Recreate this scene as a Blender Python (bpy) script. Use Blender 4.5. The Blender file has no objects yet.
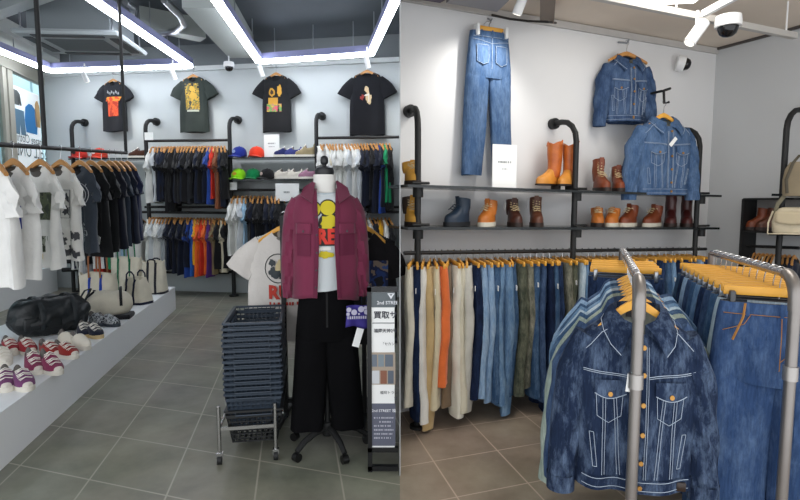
import bpy, math, random
from mathutils import Vector, Matrix, noise
PI = math.pi
R = random.Random(11)
C = bpy.context.scene.collection
V = Vector
# ---------------------------------------------------------------- camera model
F = 520.0; H = 1.5; PITCH = math.atan(47 / F)
cp, sp = math.cos(PITCH), math.sin(PITCH)
def ray(px, py):
    x = (px - 400) / F; u = (250 - py) / F
    return V((x, cp + u * sp, -sp + u * cp))
CAMP = V((0, 0, H))
def P(px, py, Y):
    d = ray(px, py); return CAMP + d * (Y / d.y)
def G(px, py, z=0.0):
    d = ray(px, py); return CAMP + d * ((z - H) / d.z)
# ---------------------------------------------------------------- mesh builder
def sgp(v, e): return math.copysign(abs(v) ** e, v)
class MB:
    def __init__(s): s.v = []; s.f = []; s.m = []
    def add(s, vs, fs, mi=0):
        b = len(s.v); s.v += [tuple(v) for v in vs]; s.f += [tuple(b + i for i in f) for f in fs]; s.m += [mi] * len(fs)
        return s
    def box(s, c, d, rz=0, mi=0, M=None):
        x, y, z = d[0] / 2, d[1] / 2, d[2] / 2
        vs = [V((a * x, b * y, e * z)) for a in (-1, 1) for b in (-1, 1) for e in (-1, 1)]
        T = Matrix.Translation(V(c)) @ (M if M else Matrix.Rotation(rz, 4, 'Z'))
        return s.add([T @ v for v in vs], [(0, 1, 3, 2), (4, 6, 7, 5), (0, 4, 5, 1), (2, 3, 7, 6), (0, 2, 6, 4), (1, 5, 7, 3)], mi)
    def rbox(s, c, d, r=.01, rz=0, mi=0):
        # box with bevelled vertical and horizontal edges
        x, y, z = d[0] / 2, d[1] / 2, d[2] / 2; T = Matrix.Translation(V(c)) @ Matrix.Rotation(rz, 4, 'Z')
        rings = []
        for zz, k in ((-z, r), (-z + r, 0), (z - r, 0), (z, r)):
            ring = []
            for (sx, sy, a0) in ((1, 1, 0), (-1, 1, 1), (-1, -1, 2), (1, -1, 3)):
                for j in range(3):
                    a = (a0 + j / 2) * PI / 2
                    ring.append(T @ V((sx * (x - r) + math.cos(a) * (r - k * .7), sy * (y - r) + math.sin(a) * (r - k * .7), zz)))
            rings.append(ring)
        return s.loft(rings, 1, 1, mi)
    def beam(s, a, b, w, h, mi=0):
        a, b = V(a), V(b); d = (b - a); L = d.length; d.normalize()
        up = V((0, 0, 1)) if abs(d.z) < .95 else V((0, 1, 0))
        x = d.cross(up).normalized(); y = x.cross(d)
        vs = []
        for p in (a, b):
            for i, j in ((-1, -1), (1, -1), (1, 1), (-1, 1)): vs.append(p + x * i * w / 2 + y * j * h / 2)
        return s.add(vs, [(0, 1, 2, 3), (7, 6, 5, 4), (0, 4, 5, 1), (1, 5, 6, 2), (2, 6, 7, 3), (3, 7, 4, 0)], mi)
    def loft(s, rings, ca=1, cb=1, mi=0, closed=True):
        n = len(rings[0]); vs = [p for r in rings for p in r]; fs = []
        for i in range(len(rings) - 1):
            for j in range(n if closed else n - 1):
                k = (j + 1) % n; fs.append((i * n + j, i * n + k, (i + 1) * n + k, (i + 1) * n + j))
        if ca: fs.append(tuple(range(n - 1, -1, -1)))
        if cb: fs.append(tuple((len(rings) - 1) * n + j for j in range(n)))
        return s.add(vs, fs, mi)
    def tube(s, pts, r, seg=8, mi=0, cap=1, flat=1.0):
        pts = [V(p) for p in pts]; n = len(pts); rs = r if isinstance(r, (list, tuple)) else [r] * n
        rings = []; t0 = (pts[1] - pts[0]).normalized()
        up = V((0, 0, 1)) if abs(t0.z) < .9 else V((0, 1, 0)); x = t0.cross(up).normalized()
        for i in range(n):
            t = (pts[min(i + 1, n - 1)] - pts[max(i - 1, 0)]).normalized()
            x = (x - t * x.dot(t)).normalized(); y = t.cross(x)
            rings.append([pts[i] + (x * math.cos(a) + y * math.sin(a) * flat) * rs[i] for a in [2 * PI * k / seg for k in range(seg)]])
        return s.loft(rings, cap, cap, mi)
    def lathe(s, prof, seg=16, c=(0, 0, 0), sx=1, sy=1, mi=0, M=None):
        T = Matrix.Translation(V(c)) @ (M or Matrix())
        return s.loft([[T @ V((r * sx * math.cos(a), r * sy * math.sin(a), z)) for a in [2 * PI * k / seg for k in range(seg)]] for r, z in prof], 1, 1, mi)
    def grid(s, fn, nu, nv, mi=0):
        vs = [fn(i / nu, j / nv) for j in range(nv + 1) for i in range(nu + 1)]
        fs = [(j * (nu + 1) + i, j * (nu + 1) + i + 1, (j + 1) * (nu + 1) + i + 1, (j + 1) * (nu + 1) + i) for j in range(nv) for i in range(nu)]
        return s.add(vs, fs, mi)
    def prism(s, poly, h, T=None, mi=0):
        T = T or Matrix(); n = len(poly)
        vs = [T @ V((x, y, 0)) for x, y in poly] + [T @ V((x, y, h)) for x, y in poly]
        fs = [tuple(range(n - 1, -1, -1)), tuple(range(n, 2 * n))] + [(i, (i + 1) % n, n + (i + 1) % n, n + i) for i in range(n)]
        return s.add(vs, fs, mi)
    def mesh(s, name, mats, ang=40):
        me = bpy.data.meshes.new(name); me.from_pydata(s.v, [], s.f)
        for m in (mats if isinstance(mats, (list, tuple)) else [mats]): me.materials.append(m)
        me.polygons.foreach_set('material_index', s.m); me.polygons.foreach_set('use_smooth', [True] * len(s.f))
        me.update(); me.set_sharp_from_angle(angle=math.radians(ang)); return me
    def build(s, name, mats, parent=None, loc=(0, 0, 0), rz=0, ang=40):
        return link(name, s.mesh(name, mats, ang), parent, loc, rz)
def link(name, me, parent=None, loc=(0, 0, 0), rz=0):
    o = bpy.data.objects.new(name, me); C.objects.link(o); o.parent = parent
    o.location = loc; o.rotation_euler = (0, 0, rz); return o
def tag(o, label, cat, group=None):
    o['label'] = label; o['category'] = cat
    if group: o['group'] = group
    return o
def thing(name, label, cat, loc=(0, 0, 0), rz=0, group=None):
    o = bpy.data.objects.new(name, None); C.objects.link(o); o.location = loc; o.rotation_euler = (0, 0, rz)
    o.empty_display_size = .1
    return tag(o, label, cat, group)
def struct(o): o['kind'] = 'structure'; return o
def copy_tree(o, parent=None):
    c = o.copy(); C.objects.link(c); c.parent = parent
    for ch in list(o.children): copy_tree(ch, c)
    return c
def setmat(o, m):
    for sl in o.material_slots[:1]: sl.link = 'OBJECT'; sl.material = m
ORD = ['first', 'second', 'third', 'fourth', 'fifth', 'sixth', 'seventh', 'eighth', 'ninth', 'tenth', 'eleventh', 'twelfth', 'thirteenth', 'fourteenth', 'fifteenth', 'sixteenth', 'seventeenth', 'eighteenth', 'nineteenth', 'twentieth'] 
ORD += ['twenty-' + w for w in ORD[:9]] + ['thirtieth'] + ['thirty-' + w for w in ORD[:9]] + ['fortieth'] + ['forty-' + w for w in ORD[:9]] + ['fiftieth']
# ---------------------------------------------------------------- materials
def lin(h):
    h = h.lstrip('#'); o = []
    for i in (0, 2, 4):
        c = int(h[i:i + 2], 16) / 255; o.append(c / 12.92 if c <= .04045 else ((c + .055) / 1.055) ** 2.4)
    return (*o, 1)
MATS = {}
def mat(h, rough=.6, metal=0, var=.0, scale=8, bump=0, bscale=60, emit=0, stretch=(1, 1, 1), col2=None, sheen=0, trans=0, spec=.5, thr=None):
    key = (h, rough, metal, var, scale, bump, bscale, emit, stretch, col2, sheen, trans, spec, thr)
    if key in MATS: return MATS[key]
    m = bpy.data.materials.new('mat' + h.strip('#')); m.use_nodes = True; nt = m.node_tree; N = nt.nodes; L = nt.links
    b = N['Principled BSDF']; c = lin(h); b.inputs['Base Color'].default_value = c
    b.inputs['Roughness'].default_value = rough; b.inputs['Metallic'].default_value = metal
    b.inputs['Specular IOR Level'].default_value = spec
    if sheen: b.inputs['Sheen Weight'].default_value = sheen
    if trans: b.inputs['Transmission Weight'].default_value = trans; b.inputs['IOR'].default_value = 1.2
    if emit: b.inputs['Emission Color'].default_value = c; b.inputs['Emission Strength'].default_value = emit
    if var or bump:
        tc = N.new('ShaderNodeTexCoord'); mp = N.new('ShaderNodeMapping'); L.new(tc.outputs['Object'], mp.inputs[0]); mp.inputs['Scale'].default_value = stretch
    if var:
        n = N.new('ShaderNodeTexNoise'); n.inputs['Scale'].default_value = scale; n.inputs['Detail'].default_value = 5; L.new(mp.outputs[0], n.inputs[0])
        r = N.new('ShaderNodeValToRGB'); L.new(n.outputs[0], r.inputs[0]); L.new(r.outputs[0], b.inputs['Base Color'])
        c2 = lin(col2) if col2 else tuple(min(1, x * (1 + var) + .0) for x in c[:3]) + (1,)
        c1 = c if col2 else tuple(x * (1 - var) for x in c[:3]) + (1,)
        t = thr or (.32, .68)
        r.color_ramp.elements[0].position = t[0]; r.color_ramp.elements[1].position = t[1]
        r.color_ramp.elements[0].color = c1; r.color_ramp.elements[1].color = c2
    if bump:
        n2 = N.new('ShaderNodeTexNoise'); n2.inputs['Scale'].default_value = bscale; n2.inputs['Detail'].default_value = 3; L.new(mp.outputs[0], n2.inputs[0])
        bp = N.new('ShaderNodeBump'); bp.inputs['Strength'].default_value = bump; bp.inputs['Distance'].default_value = .01
        L.new(n2.outputs[0], bp.inputs['Height']); L.new(bp.outputs[0], b.inputs['Normal'])
    MATS[key] = m; return m
def cloth(h, var=.12): return mat(h, .9, var=var, scale=7, bump=.25, bscale=45, sheen=.15, spec=.2)
def denim(h, h2, thr=(.4, .75), streak=1):
    key = ('denim', h, h2, thr, streak)
    if key in MATS: return MATS[key]
    m = bpy.data.materials.new('denim' + h.strip('#')); m.use_nodes = True; nt = m.node_tree; N = nt.nodes; L = nt.links
    b = N['Principled BSDF']; b.inputs['Roughness'].default_value = .92; b.inputs['Specular IOR Level'].default_value = .15
    tc = N.new('ShaderNodeTexCoord'); mp = N.new('ShaderNodeMapping'); L.new(tc.outputs['Object'], mp.inputs[0]); mp.inputs['Scale'].default_value = (1, 1, .35 if streak else 1)
    n = N.new('ShaderNodeTexNoise'); n.inputs['Scale'].default_value = 17; n.inputs['Detail'].default_value = 8; n.inputs['Roughness'].default_value = .75; L.new(mp.outputs[0], n.inputs[0])
    r = N.new('ShaderNodeValToRGB'); L.new(n.outputs[0], r.inputs[0]); r.color_ramp.elements[0].position = thr[0]; r.color_ramp.elements[1].position = thr[1]
    r.color_ramp.elements[0].color = lin(h); r.color_ramp.elements[1].color = lin(h2)
    mp2 = N.new('ShaderNodeMapping'); L.new(tc.outputs['Object'], mp2.inputs[0]); mp2.inputs['Scale'].default_value = (1, 1, .12)
    n2 = N.new('ShaderNodeTexNoise'); n2.inputs['Scale'].default_value = 160; n2.inputs['Detail'].default_value = 2; L.new(mp2.outputs[0], n2.inputs[0])
    mx = N.new('ShaderNodeMix'); mx.data_type = 'RGBA'; mx.blend_type = 'OVERLAY'; mx.inputs[0].default_value = .45
    L.new(r.outputs[0], mx.inputs[6]); L.new(n2.outputs[0], mx.inputs[7]); L.new(mx.outputs[2], b.inputs['Base Color'])
    bp = N.new('ShaderNodeBump'); bp.inputs['Strength'].default_value = .35; bp.inputs['Distance'].default_value = .006; L.new(n.outputs[0], bp.inputs['Height']); L.new(bp.outputs[0], b.inputs['Normal'])
    MATS[key] = m; return m
def multicol(cols, scale, name='print'):
    key = ('mc', tuple(cols), scale)
    if key in MATS: return MATS[key]
    m = bpy.data.materials.new(name); m.use_nodes = True; nt = m.node_tree; N = nt.nodes; L = nt.links
    b = N['Principled BSDF']; b.inputs['Roughness'].default_value = .8
    tc = N.new('ShaderNodeTexCoord'); n = N.new('ShaderNodeTexNoise'); n.inputs['Scale'].default_value = scale; n.inputs['Detail'].default_value = 3
    L.new(tc.outputs['Object'], n.inputs[0]); r = N.new('ShaderNodeValToRGB'); r.color_ramp.interpolation = 'CONSTANT'
    L.new(n.outputs[0], r.inputs[0]); L.new(r.outputs[0], b.inputs['Base Color'])
    e = r.color_ramp.elements; k = len(cols)
    e[0].position = 0; e[0].color = lin(cols[0]); e[1].position = .32 + .36 / k; e[1].color = lin(cols[1 % k])
    for i in range(2, k): q = e.new(.32 + .36 * i / k); q.color = lin(cols[i])
    MATS[key] = m; return m
BLK = mat('#17181a', .35, .3); BLKM = mat('#121314', .6); CHR = mat('#c9c9c9', .22, 1); WOOD = mat('#b98346', .5, var=.18, scale=6, stretch=(3, 3, 1))
WOODY = mat('#e2a53f', .45, var=.12, scale=6); WHT = mat('#e9eaea', .6); PAPER = mat('#f1f2f0', .7); SILV = mat('#8f8a86', .38, .75, var=.1, scale=5); DARK = mat('#0b0b0c', .8)
STL = mat('#a8abb0', .3, .9)
# ---------------------------------------------------------------- text
def text_geo(s, size, mirror=False, align='CENTER', bold=0):
    cu = bpy.data.curves.new('t', 'FONT'); cu.body = s; cu.size = size; cu.align_x = align; cu.align_y = 'CENTER'; cu.resolution_u = 2; cu.offset = bold
    o = bpy.data.objects.new('t', cu); C.objects.link(o); me = bpy.data.meshes.new_from_object(o)
    vs = [(-v.co.x if mirror else v.co.x, v.co.y) for v in me.vertices]; fs = [tuple(p.vertices) for p in me.polygons]
    bpy.data.objects.remove(o); bpy.data.curves.remove(cu); bpy.data.meshes.remove(me); return vs, fs
def text_add(mb, s, size, fn, mi=0, **k):
    vs, fs = text_geo(s, size, **k); mb.add([fn(x, y) for x, y in vs], fs, mi)
# ---------------------------------------------------------------- garments
def interp(tab, z):
    # tab: list of (z, a, b...) descending z
    if z >= tab[0][0]: return tab[0][1:]
    for p, q in zip(tab, tab[1:]):
        if z >= q[0]:
            t = (p[0] - z) / (p[0] - q[0]); t2 = t
            return tuple(a + (b - a) * t2 for a, b in zip(p[1:], q[1:]))
    return tab[-1][1:]
class Garment:
    """hangs from a hook at the origin; x is the width, front is -y"""
    def __init__(s, tab, z0=-.1, fold=.012, seed=0, e=.75, flare=1.0, lean=0):
        s.tab = tab; s.z0 = z0; s.A = fold; s.e = e; s.seed = seed; rr = random.Random(seed)
        s.k1 = rr.uniform(18, 30); s.k2 = rr.uniform(38, 60); s.ph = rr.uniform(0, 6); s.lean = lean
    def fold(s, x, z):
        t = min(1, max(0, (-(z - s.z0)) / .5))
        return s.A * t * (math.sin(s.k1 * x + s.ph + 2.2 * z) + .5 * math.sin(s.k2 * x + 2 * s.ph - 3 * z)) + s.A * .5 * noise.noise(V((x * 9, z * 7, s.seed)))
    def front(s, x, z, off=0):
        w, d = interp(s.tab, z - s.z0)[:2]; u = min(1, abs(x / w))
        return V((x, -d * (1 - u ** (2 / s.e)) ** (s.e / 2) + s.fold(x, z) + s.lean * z - off, z))
    def body(s, mb, L, n=18, seg=28, neckdrop=.05, mi=0, hemwave=.006, inner=1):
        rings = []
        zs = sorted(set([-(i / n) * L for i in range(n + 1)] + [t[0] for t in s.tab if -L < t[0] <= 0]))
        rings.append([V((0, 0, 0))] * 0)
        rings = []
        zz0 = zs[0]
        for z in zs:
            w, d = interp(s.tab, z)[:2]; ring = []
            for k in range(seg):
                a = 2 * PI * k / seg; x = w * sgp(math.cos(a), s.e); y = d * sgp(math.sin(a), s.e); Z = z + s.z0
                if z > -.06 and neckdrop: Z -= neckdrop * max(0, -math.sin(a)) * (1 + z / .06)
                if z == zz0: Z += hemwave * math.sin(3 * a + s.ph)
                ring.append(V((x, y + s.fold(x, z + s.z0) + s.lean * (z + s.z0), Z)))
            rings.append(ring)
        # hem inner ring
        lo = [V((p.x * .93, p.y * .8, p.z + .02)) for p in rings[0]]
        top = rings[-1]; ci = sum(top, V()) / len(top)
        hi = [ci + (p - ci) * .82 + V((0, 0, -.045)) for p in top]; hi2 = [ci + (p - ci) * .3 + V((0, .0, -.07)) for p in top]
        mb.loft([lo] + rings, 1, 0, mi); mb.loft([top, hi, hi2], 0, 1, mi + inner if inner else mi)
        return mb
    def sleeve(s, mb, side, pts, ws, ds, mi=0, seg=14, n=3):
        rings = []
        m = len(pts)
        for i in range((m - 1) * n + 1):
            j = min(m - 2, i // n); t = (i - j * n) / n
            p = V(pts[j]).lerp(V(pts[j + 1]), t); w = ws[j] + (ws[j + 1] - ws[j]) * t; d = ds[j] + (ds[j + 1] - ds[j]) * t
            tn = (V(pts[j + 1]) - V(pts[j])).normalized(); pr = V((-tn.z, 0, tn.x)).normalized()
            ring = []
            for k in range(seg):
                a = 2 * PI * k / seg; q = p + pr * w * math.cos(a) + V((0, 1, 0)) * d * math.sin(a)
                q.x *= side; q.z += s.z0; q.y += s.A * .8 * math.sin(35 * q.z + s.ph + 7 * math.cos(a)) * min(1, i / 3)
                q.y += s.lean * q.z; ring.append(q)
            if side < 0: ring.reverse()
            rings.append(ring)
        e = rings[-1]; ce = sum(e, V()) / len(e); rings.append([ce + (p - ce) * .8 + (rings[-2][0] - e[0]) * .25 for p in e])
        mb.loft(rings, 1, 1, mi)
def tee(seed=0, W=.27, L=.72, depth=.055, fold=.014, sl=.21, out=.62, neck=.085, shl=.22):
    g = Garment([(0, neck, .045), (-.03, .14, .035), (-.06, shl * .92, .034), (-.11, shl + .01, .045), (-.22, W * .93, depth), (-.4, W, depth), (-L, W * 1.02, depth * 1.15)], fold=fold, seed=seed)
    mb = MB(); g.body(mb, L)
    dz = math.sqrt(max(.05, 1 - out * out))
    for sd in (-1, 1):
        g.sleeve(mb, sd, [(shl - .05, 0, -.1), (shl + sl * out * .4, 0, -.1 - sl * dz * .45), (shl + sl * out, 0, -.1 - sl * dz)], [.075, .09, .1], [.028, .03, .032])
    return g, mb
def hanger_mb(w=.21, drop=.07, bar=False, hook=.1):
    a = MB(); h = MB()
    if bar:
        a.rbox((0, 0, -hook - .018), (w * 2, .016, .036), .004)
    else:
        for sd in (-1, 1):
            rings = []
            for i in range(9):
                t = i / 8; x = sd * w * t; z = -hook + .015 - drop * (t ** 1.35); hh = .034 * (1 - t) + .02 * t
                y = -.02 * t * t
                rings.append([V((x, y - .009, z - hh / 2)), V((x, y + .009, z - hh / 2)), V((x, y + .012, z)), V((x, y + .007, z + hh / 2)), V((x, y - .007, z + hh / 2)), V((x, y - .012, z))])
            if sd < 0: rings = [r[::-1] for r in rings]
            a.loft(rings)
    h.tube([V((0, 0, -hook + .0)), V((0, 0, -.045))] + [V((.02 * math.sin(t), 0, -.02 - .02 * math.cos(t) + .022)) for t in [0.2, .9, 1.6, 2.3, 2.9, 3.5, 4.2]], .0022, 6)
    return a, h
_ha, _hh = hanger_mb(); HANG = (_ha.mesh('wooden_hanger', WOOD), _hh.mesh('hook', CHR))
_ha, _hh = hanger_mb(bar=True, w=.19, hook=.06); HANGB = (_ha.mesh('clip_hanger', WOODY), _hh.mesh('hook', CHR))
_ha, _hh = hanger_mb(w=.175, hook=.1, drop=.1); HANGY = (_ha.mesh('wooden_hanger', WOODY), _hh.mesh('hook', CHR))
def hang(kind, loc, rz, sc, label, group, name='wooden_hanger', hook=True):
    o = link(name, kind[0], None, loc, rz); o.scale = (sc,) * 3; tag(o, label, 'hanger', group)
    if hook: link('hook', kind[1], o)
    return o
INNER = cloth('#3a3a3c')
# shared rail garments (small in the photo)
RAIL = []
for i in range(6):
    g_, mb_ = tee(i, W=.25 + .02 * (i % 3), L=.66 + .04 * (i % 4), depth=.03 + .006 * (i % 2), fold=.02, sl=.2, out=.35 + .06 * (i % 3), shl=.2)
    RAIL.append(mb_.mesh('t_shirt', [cloth('#888888'), INNER]))
# colour words
CW = {'white': '#d6d6d2', 'grey': '#9a9ea2', 'pale grey': '#bfc3c6', 'black': '#141417', 'charcoal': '#25272c', 'navy': '#151b2c', 'blue': '#1f56a8', 'royal blue': '#24428c', 'orange': '#e0662a', 'red': '#c0301f', 'yellow': '#d9a021', 'purple': '#4c2a6e', 'khaki': '#7c6c4e', 'brown': '#7c4a30', 'cream': '#cfc6ae', 'green': '#1d8a5a', 'light blue': '#8fb0c8', 'slate': '#3c4450'}
def garment_row(p0, p1, cols, sc, rz, where, kind='t-shirt', hgroup=None, jit=.25, meshes=None, hk=HANG, hkname='wooden_hanger', swing=.16, names='t_shirt', lift=0, wx=.72):
    p0, p1 = V(p0), V(p1); n = len(cols)
    for i, c in enumerate(cols):
        t = (i + .5) / n; p = p0.lerp(p1, t); r = rz + R.uniform(-swing, swing)
        me = (meshes or RAIL)[R.randrange(len(meshes or RAIL))]
        o = link(names, me, None, p, r); s = sc * R.uniform(.94, 1.04); o.scale = (sc * wx * R.uniform(.95, 1.03), sc * R.uniform(.85, 1.1), s)
        setmat(o, cloth(CW[c]))
        tag(o, f'{c} {kind}, {ORD[i]} from left on {where}', kind, f'{kind}s on {where}')
        h = hang(hk, p, r, sc, f'hanger holding the {ORD[i]} garment from left on {where}', f'hangers on {where}', hkname, hook=False); h.scale.x *= wx
# ---------------------------------------------------------------- shoes
def outline(L, w, n=20):
    # closed outline, toe +x
    pts = []
    for k in range(n):
        a = 2 * PI * k / n; x = L / 2 * math.cos(a); t = (x / L + .5)
        ww = w * (.78 + .30 * math.sin(max(0, min(1, (t - .2) / .8)) * PI * .82)); y = ww * sgp(math.sin(a), .72)
        pts.append((x, y))
    return pts
def sneaker(L=.28, W=.048, h=.07, high=0, lace=True, soleh=.026, capt=True, dip=.05):
    up = MB(); so = MB(); la = MB()
    ol = outline(L, W, 24); so.prism(ol, soleh, Matrix.Translation((0, 0, 0)))
    so.loft([[V((x, y, soleh)) for x, y in ol], [V((x * .98, y * .95, soleh + .004)) for x, y in ol]], 0, 1)
    n = 18; m = 14; rings = []
    for i in range(n + 1):
        t = i / n; x = -L / 2 * .97 + L * .97 * t
        e = math.sqrt(max(0.0005, 1 - abs(2 * t - 1) ** 3.2)); w = W * (.76 + .30 * math.sin(max(0, min(1, (t - .2) / .8)) * PI * .82)) * e
        hh = interp([(0, h + .02 + high), (-.12, h + .018 + high), (-.42, h + .005 + high * .7), (-.62, h * .8), (-.8, h * .55), (-.93, h * .45), (-1, h * .15)], -t)[0]
        if i == 0: hh *= .8
        dp = (dip + high * .6) * max(0, 1 - ((t - .24) / .2) ** 4) if t < .5 else 0
        ring = []
        for k in range(m + 1):
            a = PI * k / m; y = w * sgp(math.cos(a), .8); z = soleh + hh * (math.sin(a) ** .7) if 0 < k < m else soleh
            nk = max(0, 1 - (abs(a - PI / 2) / 1.0) ** 4); z -= dp * nk; z = max(z, soleh + .002 * (0 < k < m))
            if high and t < .45: y *= 1 - .15 * math.sin(a)
            ring.append(V((x, y, z)))
        rings.append(ring)
    nn = m + 1
    for i in range(n):
        for k in range(m):
            t = (i + .5) / n; mid = abs((k + .5) / m - .5) < .27 and .06 < t < .42
            up.add([rings[i][k], rings[i + 1][k], rings[i + 1][k + 1], rings[i][k + 1]], [(0, 1, 2, 3)], 1 if mid else (2 if (capt and t > .95) else 0))
    if lace:
        for j in range(5):
            t = .48 + .075 * j; i = int(t * n); c = rings[i]; q = c[m // 2]
            la.tube([c[m // 2 - 3] + V((0, 0, .002)), q + V((.004, 0, .006)), c[m // 2 + 3] + V((0, 0, .002))], .0028, 5)
            la.tube([c[m // 2 - 3] + V((0, 0, .003)), q + V((.01, 0, .008)), rings[min(n, i + 1)][m // 2 + 3] + V((0, 0, .003))], .0022, 5)
    return up, so, la
def shoe(loc, rz, mu, ms, ml, label, group, sc=1, name='sneaker', inner=None, toe=None, cat='shoe', **k):
    up, so, la = sneaker(**k)
    t = thing(name, label, cat, loc, rz, group)
    u = up.build('upper', [mu, inner or mat('#6a6460', .9), toe or mu], t, ang=60); so.build('sole', ms, t)
    # merge duplicate verts of the upper
    import bmesh
    b = bmesh.new(); b.from_mesh(u.data); bmesh.ops.remove_doubles(b, verts=b.verts, dist=1e-5); b.to_mesh(u.data); b.free()
    if k.get('lace', True): la.build('laces', ml, t)
    t.scale = (sc,) * 3
    return t
def boot(loc, rz, mu, ms, label, group=None, shaft=.2, L=.29, W=.05, sc=1, tagc=False, laces=True, heel=.03, top='plain', ml=None, cat='boot', welt=None, mshaft=None):
    t = thing('boot', label, cat, loc, rz, group); fo = MB(); sh = MB(); so = MB()
    ol = outline(L, W, 24)
    if heel > .03:
        so.prism([(x, y) for x, y in ol], .01, Matrix.Translation((0, 0, heel - .012)))
        so.prism([(-L / 2 + .005 + (x + L / 2) * .26, y * .85) for x, y in ol], heel - .012)
    else: so.prism([(x * 1.02, y * 1.08) for x, y in ol], heel)
    so.build('sole', ms, t)
    z0 = heel; n = 16; m = 16; rings = []
    hh0 = .115
    for i in range(n + 1):
        q = i / n; x = -L / 2 * .96 + L * .96 * q; e = math.sqrt(max(.0008, 1 - abs(2 * q - 1) ** 3.4))
        w = W * (.76 + .30 * math.sin(max(0, min(1, (q - .2) / .8)) * PI * .82)) * e
        hh = interp([(0, .085), (-.1, hh0), (-.42, hh0 + .005), (-.58, .085), (-.75, .062), (-.92, .05), (-1, .02)], -q)[0]
        rings.append([V((x, w * sgp(math.cos(a), .8), z0 + hh * max(0, math.sin(a)) ** .7)) for a in [PI * k / m for k in range(m + 1)]])
    fo.loft(rings, 1, 1, 0, closed=False); fo.build('foot', mu, t, ang=50)
    rr = []
    for i in range(11):
        q = i / 10; z = z0 + .05 + (shaft - .02) * q
        rx = .052 + .012 * max(0, 1 - q * 3) + (.012 * q if shaft > .26 else 0); ry = .042 + (.014 * q if shaft > .26 else .003 * q); cx = -L * .26 + .018 * max(0, 1 - q * 2.5) 
        ring = []
        for k in range(20):
            a = 2 * PI * k / 20; zz = z
            if top == 'scallop' and i == 10: zz += .03 * (abs(math.sin(a)) ** 1.5) - .012
            if top == 'plain' and i == 10: zz += .008 * math.cos(a)
            x = cx + rx * math.cos(a) + .004 * noise.noise(V((a * 2, z * 25, shaft))); ring.append(V((x, ry * math.sin(a) + .004 * noise.noise(V((z * 20, a, 2))), zz)))
        rr.append(ring)
    c = V((-L * .26, 0, 0)); tp = rr[-1]; rr.append([V(((p.x - c.x) * .85 + c.x, p.y * .85, p.z)) for p in tp]); rr.append([V(((p.x - c.x) * .8 + c.x, p.y * .8, p.z - .06)) for p in tp])
    sh.loft(rr, 1, 1); so_ = sh.build('shaft', mshaft or mu, t, ang=50)
    if top == 'scallop':
        for sd in (-1, 1): b = MB(); b.tube([V((c.x, sd * .057, z0 + shaft + .02)), V((c.x, sd * .064, z0 + shaft + .055)), V((c.x + .02, sd * .06, z0 + shaft + .02))], .006, 5, flat=.5); b.build('pull_strap', mshaft or mu, so_)
    if laces:
        la = MB(); ml = ml or mat('#c8b48c', .8); nn = max(4, int(shaft / .03))
        for j in range(nn):
            z = z0 + .075 + (shaft - .06) * j / nn; x = c.x + .05 + .028 * max(0, 1 - 2.6 * j / nn) + .004
            la.tube([V((x - .014, -.026, z)), V((x + .004, 0, z + .006)), V((x - .014, .026, z + .004))], .0032, 5)
            la.tube([V((x - .014, .026, z)), V((x + .006, 0, z + .008)), V((x - .014, -.026, z + .016))], .0028, 5)
        for j in range(3):
            z = z0 + .07; x = c.x + .085 + .02 * j; zz = z0 + .115 - .014 * j
            la.tube([V((x - .006, -.024, zz - .004)), V((x, 0, zz + .004)), V((x - .006, .024, zz - .004))], .0032, 5)
        la.build('laces', ml, so_)
        tg = MB(); tg.loft([[V((c.x + .045 + .012 * q, y, z0 + .1 + (shaft - .055) * q)) for y in (-.016, .016)] + [V((c.x + .052 + .012 * q, y, z0 + .1 + (shaft - .055) * q)) for y in (.016, -.016)] for q in (0, .3, .6, 1)]); tg.build('tongue', mu, so_)
    if welt: 
        w = MB(); w.loft([[V((x * 1.03, y * 1.09, heel * .55)) for x, y in ol], [V((x * 1.03, y * 1.09, heel + .003)) for x, y in ol]]); w.build('welt', welt, t)
    if tagc:
        tg = MB(); tg.box((c.x + .02, -.06, z0 + shaft - .01), (.042, .003, .065), M=Matrix.Rotation(.5, 4, 'Y')); tg.build('price_tag', PAPER, t)
    t.scale = (sc,) * 3
    return t
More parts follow.
